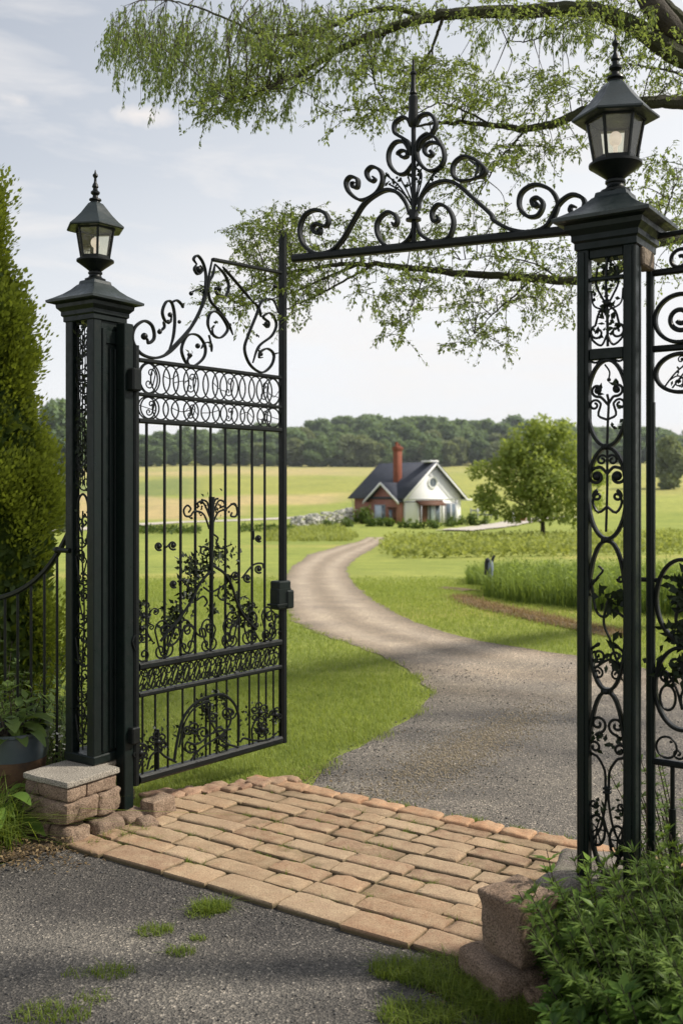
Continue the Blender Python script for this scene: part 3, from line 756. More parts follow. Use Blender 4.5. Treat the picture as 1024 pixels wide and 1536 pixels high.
def right_pillar():
    base = G(.1, .1, .30, CR); t = thing('gate_pillar', 'open black iron pillar on the right with a ladder of oval rings and vine scrolls', 'pillar', tuple(base))
    for (u0, u1, v0, v1) in ((0, .040, 0, .04), (.158, .2, 0, .04)):
        g = Geo(); gbox(g, u0, u1, v0, v1, .27, 2.41, CR); gbox(g, u0 + .012, u1 - .012, -.006, 0, .3, 2.40, CR, .002); g.build('corner_post', M['pillar'], t)
    g = Geo(); gbox(g, .186, .2, .048, .066, .27, 2.41, CR); g.build('corner_post', M['pillar'], t)
    for z0, z1 in ((2.375, 2.41), (2.036, 2.074), (2.300, 2.314)):
        g = Geo(); gbox(g, .04, .158, .008, .034, z0, z1, CR); g.build('crossbar', M['pillar'], t)
    pl = Plane(G(0, .02, 0, CR), U); cu = .099
    rings = [(1.746, 2.034, .068), (1.437, 1.742, .066), (.932, 1.430, .066), (.325, .926, .066)]
    for z0, z1, w in rings:
        g = Geo(); a = np.linspace(0, 2 * PI, 40, endpoint=False); zc, hz = (z0 + z1) / 2, (z1 - z0) / 2
        e = 1.0 if hz < .2 else .86
        pts = np.stack([cu + w * np.sign(np.cos(a)) * np.abs(np.cos(a)) ** e, zc + hz * np.sin(a)], 1)
        sweep(g, pl.sz(pts), flat(.011, .024), pl.n, None, True); g.build('oval_ring', M['iron'], t)
    g = Geo()
    for z in (1.744, 1.434, .929, .318): obox(g, pl.sz([(cu, z)])[0], (.018, .016, .010), AX, .004); ball(g, pl.sz([(cu, z)])[0] + pl.n * .014, .011)
    for s in (-1, 1): wire(g, pl, [(cu, .322), (cu + s * .02, .30), (cu + s * .035, .275)], .006); wire(g, pl, [(cu + s * .058, 2.034), (cu + s * .04, 2.028), (cu + s * .02, 2.035)], .004)
    g.build('knot', M['iron'], t)
    # filigree
    g = Geo(); gl = Geo()
    # top panel: fountain of vines
    wire(g, pl, [(cu, 2.38), (cu - .004, 2.30), (cu, 2.2), (cu + .002, 2.08)], .005)
    ball(g, pl.sz([(cu, 2.225)])[0], .014)
    for s in (-1, 1):
        wire(g, pl, [(cu, 2.22), (cu + s * .028, 2.195), (cu + s * .04, 2.155)] + list(spiral((cu + s * .033, 2.128), .026, .005, .9 if s > 0 else PI - .9, -s * 1.2, 16)), .0042, 3)
        wire(g, pl, [(cu, 2.215), (cu + s * .02, 2.25), (cu + s * .038, 2.29), (cu + s * .034, 2.345)], .004)
        wire(g, pl, [(cu, 2.12), (cu + s * .02, 2.085), (cu + s * .05, 2.105), (cu + s * .058, 2.135)], .004)
        wire(g, pl, [(cu, 2.2), (cu + s * .045, 2.22), (cu + s * .054, 2.27)], .0032)
    iron_leaf(gl, pl, np.stack([rng.normal(cu, .022, 70), rng.uniform(2.12, 2.40, 70)], 1), 1, .026, 'sz')
    # ring one: a sprig with two curled heads
    wire(g, pl, [(cu, 1.75), (cu + .002, 1.82), (cu + .005, 1.89), (cu, 1.92)], .0045)
    for s in (-1, 1):
        wire(g, pl, [(cu + .003, 1.885), (cu + s * .02, 1.91)] + list(spiral((cu + s * .034, 1.935), .022, .005, -PI / 2, s * 1.3, 18)), .0048, 3)
        wire(g, pl, list(spiral((cu + s * .043, 1.885), .021, .006, 0 if s < 0 else PI, -s * 1.25, 18))[::-1] + [(cu + s * .03, 1.85), (cu, 1.835)], .0042, 3)
        ball(g, pl.sz([(cu + s * .034, 1.935)])[0], .010)
    wire(g, pl, [(cu - .008, 2.02), (cu + .008, 1.995), (cu + .006, 1.972)], .003); ball(g, pl.sz([(cu + .006, 1.968)])[0], .007)
    iron_leaf(gl, pl, np.array([(cu - .03, 1.93), (cu + .035, 1.94), (cu + .045, 1.87), (cu + .05, 1.83), (cu + .028, 1.81)]), 3, .026, 'sz')
    # ring two: four volutes about a stem
    wire(g, pl, [(cu, 1.74), (cu, 1.60), (cu - .004, 1.46)], .0045)
    for s in (-1, 1):
        wire(g, pl, [(cu, 1.69)] + list(spiral((cu + s * .018, 1.70), .020, .005, PI if s > 0 else 0, -s * 1.3, 16)), .0042, 3)
        wire(g, pl, [(cu, 1.655), (cu + s * .02, 1.675)] + list(spiral((cu + s * .036, 1.645), .030, .008, PI / 2, -s * 1.35, 20)), .0055, 3)
        wire(g, pl, list(spiral((cu + s * .034, 1.580), .018, .005, PI / 2, -s * 1.2, 16))[::-1] + [(cu + s * .05, 1.56), (cu + s * .03, 1.525), (cu, 1.545)], .0048, 3)
        ball(g, pl.sz([(cu + s * .036, 1.645)])[0], .014)
    # ring three: rose and tendrils
    wire(g, pl, [(cu - .058, 1.27), (cu - .035, 1.305), (cu - .015, 1.33), (cu - .03, 1.345)], .004)
    wire(g, pl, [(cu - .055, 1.30), (cu - .04, 1.20), (cu - .01, 1.175), (cu + .02, 1.20), (cu + .055, 1.18)], .0048)
    wire(g, pl, [(cu + .005, 1.24), (cu - .012, 1.16), (cu + .01, 1.10), (cu + .03, 1.04), (cu + .05, 1.0), (cu + .012, 1.035), (cu - .045, 1.0)], .0048)
    wire(g, pl, list(spiral((cu + .045, 1.305), .012, .004, PI, 1.2, 14)), .004, 3)
    iron_leaf(gl, pl, rng.normal(0, 1, (26, 2)) * [.018, .022] + [cu + .008, 1.245], 1, .040, 'sz')
    iron_leaf(gl, pl, np.array([(cu - .05, 1.28), (cu - .055, 1.24), (cu + .035, 1.08), (cu + .04, 1.0), (cu + .05, 1.13)]), 2, .040, 'sz')
    for s in (-1, 1):
        wire(g, pl, [(cu + s * .058, 1.06), (cu + s * .03, 1.085)] + list(spiral((cu + s * .03, 1.045), .034, .008, PI / 2, -s * 1.4, 20)), .0046, 3)
        wire(g, pl, list(spiral((cu + s * .032, .985), .020, .005, PI / 2, s * 1.3, 16)), .004, 3)
    iron_leaf(gl, pl, rng.normal(0, 1, (14, 2)) * [.03, .02] + [cu, 1.03], 1, .026, 'sz')
    # ring four: lyre with birdlike volutes above and wheels of vine below
    for s in (-1, 1):
        wire(g, pl, [(cu + s * .006, .60), (cu + s * .008, .66), (cu + s * .03, .70)] + list(spiral((cu + s * .042, .735), .027, .006, -PI / 2, s * 1.4, 20)), .0048, 3)
        wire(g, pl, [(cu + s * .04, .775)] + list(spiral((cu + s * .032, .815), .032, .006, -PI / 2, -s * 1.4, 20)), .0050, 3)
        wire(g, pl, [(cu + s * .004, .60), (cu + s * .006, .55), (cu + s * .022, .47), (cu + s * .05, .42)], .0046)
        a = np.linspace(0, 2 * PI, 24, endpoint=False); wire(g, pl, np.stack([cu + s * .036 + .028 * np.cos(a), .445 + s * -.012 + .05 * np.sin(a)], 1), .0048, 2, closed=True)
        for k in range(3): q = k * 1.05 + s; wire(g, pl, [(cu + s * .036 + .024 * math.cos(q), .445 + s * -.012 + .045 * math.sin(q)), (cu + s * .036, .448 - s * .012), (cu + s * .036 - .024 * math.cos(q + .4), .445 - s * .012 - .045 * math.sin(q + .4))], .003)
        wire(g, pl, list(spiral((cu + s * .046, .545), .015, .004, 0, s * 1.3, 14)), .0038, 3)
    wire(g, pl, [(cu - .02, .53), (cu, .46), (cu + .02, .41)], .004)
    for z in (.603, .590): obox(g, pl.sz([(cu, z)])[0], (.013, .010, .004), AX, .002)
    obox(g, pl.sz([(cu, .597)])[0], (.008, .007, .014), AX, .002)
    iron_leaf(gl, pl, np.concatenate([rng.normal(0, 1, (14, 2)) * [.02, .016] + [cu + s * .04, z] for s in (-1, 1) for z in (.53, .76)]), 1, .024, 'sz')
    fp = g.build('filigree_panel', M['iron'], t); gl.build('iron_leaves', M['iron_leaf'], fp, False)
    # weathered timber block under the cap, behind
    g = Geo(); gbox(g, .165, .212, .055, .17, 2.345, 2.408, CR, .006); g.build('timber_block', M['grey_wood'], t)
    top = pillar_cap(t, CR, .1, .1)
    lantern(top, 'larger looking black hexagonal lantern with a pale bulb on the right pillar')
right_pillar()

# ================================================================== OVERTHROW
def overthrow():
    pl = Plane(G(.1, .1, 0, CR), U); pb = pl.px([(440, 388)])[0]
    t = thing('overthrow', 'black iron half arch of scrolls on a bar reaching out from the right pillar', 'gate arch', tuple(pl.px([(620, 372)])[0]))
    A = pl.px([(441, 388)])[0]; B = pl.px([(842, 347)])[0]; B = B + (B - A) / np.linalg.norm(B - A) * .12
    g = Geo(); sweep(g, [A, B], flat(.032, .040), pl.n); g.build('beam', M['iron'], t)
    a = lambda X, Y: (430 + X / 3.303, 120 + Y / 3.303)
    b = lambda X, Y: (420 + X / 1.695, X * 0 + Y / 1.695)
    def sc(pts, f=a, th=.0135, w=.030, tp=.12):
        g = Geo(); ribbon(g, pl, [f(*p) for p in pts], th, w, 6, tp); return g.build('scroll', M['iron'], t)
    sc([(152, 748), (168, 735), (165, 760), (140, 755), (128, 730), (150, 713), (190, 725), (207, 700), (190, 660), (140, 645), (90, 672), (66, 740), (82, 812), (140, 858), (212, 852), (272, 800), (328, 705), (380, 620), (440, 570), (500, 545), (552, 562), (590, 612), (606, 668)])
    # the inner turn of the left volute is a separate small coil
    sc([(425, 478), (438, 492), (420, 503), (400, 480), (398, 452), (425, 430), (465, 452), (474, 505), (440, 565), (370, 596), (312, 560), (294, 512), (315, 480), (350, 492), (350, 530), (330, 532), (322, 512), (334, 506)], a, .011)
    sc([(520, 705), (535, 722), (548, 700), (536, 668), (497, 656), (452, 700), (450, 765), (490, 820), (560, 822), (610, 782), (630, 712)], a, .012)
    sc([(742, 672), (752, 692), (728, 702), (720, 655), (752, 617), (800, 640), (826, 700), (810, 770), (770, 797), (715, 797), (662, 762), (644, 705)], a, .012)
    sc([(612, 232), (604, 200), (575, 186), (536, 215), (536, 262), (575, 288), (604, 312), (616, 372)], a, .012, .028)
    sc([(560, 372), (575, 385), (596, 378), (594, 356), (570, 350), (552, 362), (552, 372)], a, .010, .026, .0)
    sc([(612, 372), (600, 335), (575, 306), (535, 312), (506, 360), (510, 420), (548, 464), (590, 462), (622, 412)], a, .011, .028)
    sc([(642, 228), (660, 182), (710, 170), (738, 215), (716, 270), (672, 302), (650, 352)], a, .012, .028)
    sc([(712, 352), (722, 368), (702, 378), (682, 355), (688, 325), (724, 310), (768, 330), (780, 390), (752, 438), (702, 450), (657, 410), (643, 350), (656, 300), (694, 270), (735, 286), (768, 330)], a, .011, .028, 0)
    w2 = [(650, 650), (668, 575), (718, 522), (790, 502), (850, 522), (930, 592), (1010, 665)]
    W2 = [a(*p) for p in w2] + [b(545, 562), b(590, 585), b(640, 590), b(680, 572), b(708, 520), b(740, 496), b(768, 504), b(773, 524), b(757, 544), b(738, 538), b(740, 524), b(752, 527)]
    g = Geo(); ribbon(g, pl, W2, .0135, .030, 6, .12); g.build('scroll', M['iron'], t)
    sc([(648, 512), (655, 522), (645, 524), (640, 510), (655, 503), (668, 520), (655, 548), (628, 550), (608, 525), (614, 490), (648, 470), (688, 484), (706, 520), (695, 562)], b, .0125)
    sc([(925, 492), (862, 500), (826, 475), (826, 420), (870, 381), (920, 390), (962, 420), (986, 448), (968, 474), (912, 494)], a, .011)
    g = Geo()
    for pts in ([(900, 395), (945, 430), (930, 480)], [(920, 380), (965, 425), (955, 480)]): ribbon(g, pl, [a(*p) for p in pts], .010, .018, 6, .3)
    g.build('curled_leaf', M['roof_iron'], t)
    g = Geo(); c = lambda X, Y: pl.px([a(X, Y)])[0]
    P0, P1 = c(628, 812), c(627, 20); tube(g, [P0, P0 + (P1 - P0) * .97, P1], .0095, 10, [1, 1, .6])
    g.build('finial_rod', M['iron'], t)
    g = Geo(); lathe(g, c(626, 235), [(.010, 0), (.018, .012), (.020, .03), (.017, .09), (.019, .115), (.012, .125), (.016, .13), (.010, .15), (.009, .2), (.013, .205), (.013, .212), (.006, .218), (.004, .26)], 12)
    g.build('finial', M['iron'], t)
    g = Geo(); lathe(g, c(627, 692), [(.012, -.006), (.030, -.004), (.030, .004), (.012, .006)], 16); obox(g, c(627, 668), (.014, .014, .02), AX, .003)
    g.build('collar', M['iron'], t)
    g = Geo(); gl = Geo()
    for e, m_ in (((490, 468), (560, 530)), ((505, 515), (575, 560)), ((560, 485), (600, 560)), ((600, 470), (615, 550)), ((662, 462), (645, 550)), ((715, 480), (665, 560)), ((755, 440), (690, 520)), ((640, 435), (668, 480))):
        wire(g, pl, [a(630, 640), a(*m_), a(*e)], .0035, 6, 'px')
        iron_leaf(gl, pl, np.array([a(*e), a((e[0] + m_[0]) / 2, (e[1] + m_[1]) / 2)]), 4, .022, 'px', .012)
    s = g.build('spray', M['iron'], t); gl.build('iron_leaves', M['iron_leaf'], s, False)
overthrow()

# ================================================================== GATE POST AND LEAF
def gate_post():
    t = thing('gate_post', 'slim square black post between the left pillar and the open gate leaf', 'post', tuple(G(.03, .167, .06)))
    g = Geo(); gbox(g, .002, .062, .137, .197, .055, 2.40); g.build('post', M['pillar'], t)
    g = Geo(); c = G(.075, .185, 2.13); obox(g, c, (.028, .03, .055), AX, .008); g.build('hinge', M['iron'], t)
    g = Geo(); c = G(.075, .185, .42); obox(g, c, (.02, .026, .04), AX, .006); g.build('hinge', M['iron'], t)
gate_post()

def gate_leaf():
    H0 = G(.055, .20, 0); pl = Plane(H0, (.638, .770)); S1 = pl.s_of(424)
    t = thing('gate_leaf', 'open black wrought iron gate leaf swung inward over the lawn, scrolled crest and vine tree', 'gate', tuple(H0 + Z * .19))
    AXL = np.stack([pl.d, -pl.n, Z]); z1, z2, z3, z4, z5, z6 = 2.232, 2.066, 1.937, .742, .604, .195
    E = lambda px: pl.s_of(px)
    def bar(name, s0, za, s1, zb, th, w, m=M['iron']):
        g = Geo(); sweep(g, pl.sz([(s0, za), (s1, zb)]), flat(th, w), pl.n); return g.build(name, m, t)
    g = Geo(); sweep(g, pl.sz([(S1, .175), (S1, 3.05)]), flat(.044, .044), pl.n); lathe(g, pl.sz([(S1, 3.05)])[0], [(.020, 0), (.024, .006), (.016, .014), (.006, .022)], 12); g.build('stile', M['iron'], t)
    bar('stile', .012, .17, .012, 2.30, .032, .036)
    for z, th, w in ((z1, .020, .03), (z2, .018, .028), (z3, .024, .034), (z4, .036, .040), (z5, .024, .034), (z6, .042, .05)): bar('rail', .028, z, S1 - .022, z, th, w)
    # rows of overlapping rings
    g = Geo(); rd = random.Random(5)
    for (za, zb, n, ph) in ((z2 + .009, z1 - .01, 15, 0), (z3 + .012, z2 - .009, 15, .5)):
        a = np.linspace(0, 2 * PI, 26, endpoint=False); W = (S1 - .05) / n
        for k in range(n + 1):
            s = .035 + k * W; rx = W * rd.uniform(.74, .98); zc, rz = (za + zb) / 2, (zb - za) / 2
            s = min(max(s, .03 + rx), S1 - .024 - rx)
            wire(g, pl, np.stack([s + rx * np.cos(a), zc + rz * np.sin(a)], 1), .0042, 2, closed=True)
            if k % 4 == 1: wire(g, pl, scroll_S((s - .015, zc - rz * .7), (s + .015, zc + rz * .7), .5, 1.1, 1 if k % 2 else -1), .0034, 3)
            if rd.random() < .5: wire(g, pl, [(s - rx, zc + rd.uniform(-.3, .3) * rz), (s, zc + rd.uniform(-.4, .4) * rz), (s + rx, zc + rd.uniform(-.6, .6) * rz)], .0022)
    g.build('ring_band', M['iron'], t)
    # upright bars
    for px in (220, 247, 271, 293, 316, 338, 358.5, 378, 397): s = E(px); bar('bar', s, z4 + .018, s, z3 - .012, .0135, .0135)
    for px in (214, 233, 252, 274, 292, 309, 325, 340, 357, 374, 388, 399, 410): s = E(px); bar('bar', s, z6 + .02, s, z5 - .012, .0105, .0105)
    # crest
    q = lambda X, Y: (60 + X / 2.438, 240 + Y / 2.438)
    A_, B_ = pl.px([q(632, 364)])[0], pl.px([q(884, 413)])[0]
    g = Geo(); sweep(g, [A_, B_], flat(.018, .028), pl.n)
    B2 = pl.sz([(S1, B_[2])])[0]; g.build('crest_rail', M['iron'], t)
    g = Geo(); gl = Geo()
    def cr(pts, th=.0095, w=.020, tp=.15): ribbon(g, pl, [q(*p) for p in pts], th, w, 6, tp)
    cr([(378, 650), (392, 655), (398, 670), (418, 650), (410, 606), (380, 589), (346, 615), (340, 662), (370, 708), (420, 724), (470, 706), (520, 655), (560, 600), (590, 540), (610, 480), (619, 420), (630, 364)], .013)
    cr([(455, 712), (538, 628), (578, 570), (600, 500), (607, 430), (598, 380), (577, 350), (562, 362), (574, 382)], .010)
    cr([(470, 704), (488, 645), (493, 575), (482, 522), (462, 519), (448, 555), (458, 588), (476, 592), (482, 572)])
    cr([(482, 522), (500, 513), (518, 528), (524, 542)]); cr([(572, 382), (565, 400), (578, 418), (594, 402), (586, 385)])
    cr([(548, 490), (565, 478), (592, 468)], .007); cr([(438, 628), (455, 612), (452, 590)], .007)
    cr([(546, 712), (540, 742), (560, 755), (598, 724), (604, 682), (578, 642), (540, 642), (518, 690), (530, 735), (545, 752)])
    cr([(590, 690), (605, 668), (625, 672), (628, 702)], .006)
    cr([(640, 380), (632, 420), (616, 455), (622, 512), (652, 548), (688, 598), (706, 640)]); cr([(640, 380), (676, 420), (690, 465), (676, 500), (650, 492), (642, 470), (656, 462)])
    cr([(628, 640), (614, 600), (622, 562), (648, 556), (676, 590), (686, 622), (660, 650), (634, 640), (630, 612)]); cr([(618, 640), (625, 668)], .006, .014, 0)
    cr([(668, 390), (720, 450), (776, 516)], .011)
    cr([(872, 560), (852, 512), (812, 516), (790, 570), (762, 640), (748, 692), (768, 748), (810, 777), (845, 752), (855, 712), (832, 690), (806, 702), (802, 722), (814, 722)], .010)
    cr([(815, 600), (832, 612), (836, 594), (816, 574), (842, 560), (864, 598), (848, 642), (800, 682), (778, 742)])
    cr([(776, 516), (800, 540), (808, 575)], .007); cr([(870, 705), (850, 712)], .007)
    for p, r in (((382, 645), .018), ((580, 400), .017), ((476, 566), .013), ((438, 628), .013), ((577, 680), .014), ((545, 712), .010), ((553, 488), .012), ((655, 470), .014), ((828, 600), .015), ((808, 710), .012), ((860, 462), .013), ((510, 592), .010), ((470, 592), .012)): ball(g, pl.px([q(*p)])[0], r)
    iron_leaf(gl, pl, np.array([q(524, 530), q(440, 620), q(620, 680), q(550, 700), q(795, 690), q(790, 640), q(860, 465), q(700, 600), q(645, 600), q(600, 470)]), 3, .030, 'px')
    c = g.build('crest', M['iron'], t); gl.build('iron_leaves', M['iron_leaf'], c, False)
    # the vine tree worked across the bars
    q = lambda X, Y: (180 + X / 3.657, 640 + Y / 3.657)
    g = Geo(); gl = Geo(); off = .012
    def wv(pts, r=.0055): wire(g, pl, [q(*p) for p in pts], r, 6, 'px', off)
    P = pl.px([q(495, 385), q(495, 500), q(492, 700), q(495, 900), q(498, 1180)]); tube(g, P + pl.n * off, .011, 8, [1.5, 1.2, 1.1, .8, .7])
    wv([(482, 560), (450, 480), (400, 465), (378, 490), (350, 488), (342, 455), (362, 432), (380, 450), (368, 470)])
    wv([(486, 500), (462, 440), (440, 410), (418, 420), (424, 440)]); wv([(484, 470), (470, 415), (440, 400)]); wv([(505, 520), (530, 470), (575, 450), (610, 425), (635, 450), (628, 490), (600, 490), (606, 470)])
    wv([(505, 470), (530, 410), (556, 408), (566, 432), (546, 440), (540, 428)]); wv([(500, 440), (515, 400), (530, 395)]); wv([(600, 425), (625, 425), (636, 470)])
    wv([(492, 700), (470, 665), (440, 660), (435, 690), (450, 700)]); wv([(505, 590), (528, 610), (520, 640), (540, 665), (558, 668)]); wv([(500, 760), (560, 800), (600, 860), (640, 980), (690, 1060), (740, 1110)], .008)
    wv([(490, 790), (430, 860), (380, 960), (310, 1060), (250, 1130), (215, 1175)], .008)
    for c, r in (((205, 655), 24), ((282, 650), 26), ((286, 862), 22), ((752, 612), 20), ((752, 780), 24), ((625, 815), 26), ((690, 830), 24)):
        wire(g, pl, [q(*p) for p in spiral(c, r, r * .3, 1.0, 1.3, 18)], .0055, 3, 'px', off); ball(g, pl.px([q(*c)])[0] + pl.n * off, .011)
    wv([(310, 850), (330, 840), (370, 885)]); wv([(268, 640), (245, 660), (230, 640)]); wv([(660, 830), (720, 760), (770, 750), (778, 775)]); wv([(720, 570), (722, 620)], .009)
    wv([(450, 880), (495, 905), (560, 870)]); wv([(415, 950), (450, 930), (470, 960), (455, 985)]); wv([(540, 870), (530, 930), (560, 950), (575, 920)])
    wv([(258, 1140), (255, 1200), (300, 1180), (330, 1120), (300, 1100), (285, 1130), (310, 1140)], .006); wv([(330, 1170), (340, 1110), (380, 1090), (420, 1140), (460, 1150), (455, 1110), (430, 1110), (432, 1140)], .006)
    wv([(590, 1180), (600, 1110), (640, 1050)], .006); wv([(560, 1180), (580, 1130), (610, 1160)], .006)
    vine(g, gl, pl, [q(100, 1180), q(95, 1090), q(110, 1010), q(115, 965)], .005, 7, 6.5, 60, .026, 1, 'px')
    vine(g, gl, pl, [q(180, 1180), q(150, 1120), q(160, 1050), q(165, 1015)], .0045, 4, 6.5, 24, .024, 2, 'px')
    vine(g, gl, pl, [q(820, 1180), q(850, 1110), q(830, 1040)], .0045, 4, 6, 24, .024, 3, 'px')
    vine(g, gl, pl, [q(770, 1180), q(720, 1080), q(700, 960)], .0045, 4, 6.5, 36, .026, 4, 'px')
    def lf(c, sx, sy, n, size=.032, rot=0):
        w = rng.normal(0, 1, (n, 2)) * [sx, sy]; w = w @ np.array([[math.cos(rot), math.sin(rot)], [-math.sin(rot), math.cos(rot)]])
        iron_leaf(gl, pl, np.array([q(c[0] + a, c[1] + b) for a, b in w]), 1, size, 'px', .02)
    lf((550, 700), 50, 30, 90); lf((400, 830), 40, 40, 90); lf((450, 760), 40, 40, 70); lf((385, 915), 22, 30, 60); lf((310, 1030), 38, 30, 100, .032, -.7); lf((285, 1100), 25, 25, 60); lf((640, 1000), 25, 60, 80, .030, -.3); lf((600, 870), 25, 40, 50); lf((690, 1050), 25, 30, 50); lf((500, 1010), 14, 12, 24); lf((720, 990), 18, 15, 26); lf((380, 740), 30, 12, 30); lf((490, 440), 60, 30, 40, .024); lf((105, 1090), 12, 50, 40, .026)
    # scrolls standing on the middle rail
    s = .07; k = 0
    while s < S1 - .07:
        hgt = .15 + .05 * ((k * 37) % 5) / 4; f = 1 if k % 2 else -1
        wire(g, pl, scroll_S((s, z4 + .02), (s + .06 * f, z4 + .02 + hgt), .48, 1.25, f), .0050, 3, 'sz', off); s += .075; k += 1
    v = g.build('vine_tree', M['iron'], t); gl.build('iron_leaves', M['iron_leaf'], v, False)
    # lattice band between the two middle rails
    g = Geo(); gl = Geo(); rd = random.Random(9); n = 26
    for k in range(n):
        s = .04 + k * (S1 - .09) / n; d = (S1 - .09) / n; a = 1 if k % 2 else -1
        wire(g, pl, scroll_S((s, z5 + .014), (s + d * 1.1, z4 - .018), .5, 1.0, a), .0040, 3)
        wire(g, pl, [(s, z4 - .02), (s + d * .6, (z4 + z5) / 2 + rd.uniform(-.02, .02)), (s + d * .2, z5 + .014)], .0036)
        wire(g, pl, [(s - d * .3, z5 + .02), (s + d * .9, z4 - .022)], .003, 2)
    iron_leaf(gl, pl, np.stack([rng.uniform(.04, S1 - .04, 190), rng.uniform(z5 + .015, z4 - .02, 190)], 1), 1, .024, 'sz')
    lb = g.build('lattice_band', M['iron'], t); gl.build('iron_leaves', M['iron_leaf'], lb, False)
    # lower panel: arch of scrolls with a rosette at either side
    q = lambda X, Y: (180 + X / 3.657, 880 + Y / 3.657)
    g = Geo(); gl = Geo()
    def wq(pts, r=.0058): wire(g, pl, [q(*p) for p in pts], r, 6, 'px', off)
    wq([(290, 950), (305, 850), (335, 730), (390, 650), (470, 605), (550, 590), (610, 630), (640, 700), (642, 800), (640, 850)], .0078)
    wq([(315, 880), (345, 750), (400, 665), (480, 625)], .005)
    for c, r, a0, tn in (((585, 690), 45, 0, 1.4), ((600, 690), 28, 2, 1.2), ((400, 770), 38, 1, 1.4), ((385, 880), 40, 4, -1.3), ((470, 650), 34, 2, 1.3), ((540, 800), 36, 3, 1.3), ((360, 790), 30, 0, -1.3), ((450, 800), 40, 2, 1.4), ((560, 850), 34, 5, -1.3), ((500, 710), 30, 1, 1.2)):
        wire(g, pl, [q(*p) for p in spiral(c, r, r * .25, a0, tn, 20)], .0052, 3, 'px', off)
    wq([(470, 640), (480, 720), (520, 790), (560, 850), (640, 880)]); wq([(560, 640), (600, 720), (560, 800), (440, 880), (380, 950)]); wq([(360, 850), (420, 860), (500, 800), (600, 780)]); wq([(485, 640), (485, 920)], .006)
    for (cx, cy, k, rr) in ((200, 850, 6, 52), (105, 910, 5, 42), (760, 690, 6, 52), (845, 700, 4, 36), (770, 780, 5, 40)):
        for i in range(k):
            a0 = i / k * 2 * PI + .4; c = (cx + rr * .62 * math.cos(a0), cy + rr * .8 * math.sin(a0))
            wire(g, pl, [q(cx, cy)] + [q(*p) for p in spiral(c, rr * .45, rr * .14, a0 + PI, 1.2, 14)], .0046, 3, 'px', off)
        ball(g, pl.px([q(cx, cy)])[0] + pl.n * off, .016)
    wq([(200, 780), (200, 1000)], .008); wq([(140, 1000), (160, 930), (200, 900), (240, 930), (300, 960)]); wq([(85, 1020), (110, 960), (140, 880), (100, 860), (90, 900)]); wq([(720, 860), (715, 780), (740, 720)]); wq([(650, 850), (670, 830), (720, 840), (800, 840), (850, 800)])
    def lf2(c, sx, sy, n, size=.028): iron_leaf(gl, pl, np.array([q(c[0] + a, c[1] + b) for a, b in rng.normal(0, 1, (n, 2)) * [sx, sy]]), 1, size, 'px', .02)
    lf2((480, 650), 50, 30, 60); lf2((490, 720), 25, 25, 30); lf2((380, 800), 35, 35, 40); lf2((560, 860), 30, 25, 40); lf2((200, 850), 35, 45, 50); lf2((110, 930), 20, 40, 34); lf2((710, 710), 18, 25, 30); lf2((840, 700), 14, 30, 24); lf2((770, 790), 35, 20, 30); lf2((400, 900), 30, 20, 24); lf2((560, 600), 20, 15, 24)
    lp = g.build('arch_panel', M['iron'], t); gl.build('iron_leaves', M['iron_leaf'], lp, False)
    # latch case
    g = Geo(); c = pl.px([(420, 897)])[0]
    obox(g, c + pl.d * .005, (.058, .036, .062), AXL, .010); lt = g.build('latch_case', M['pillar'], t)
    g = Geo(); obox(g, c + Z * .072 + pl.d * .004, (.052, .036, .026), AXL, .008); obox(g, c - Z * .008 + pl.d * .042, (.03, .046, .052), AXL, .008); obox(g, c - Z * .035, (.064, .042, .006), AXL, .002); g.build('clamp', M['pillar'], lt)
gate_leaf()

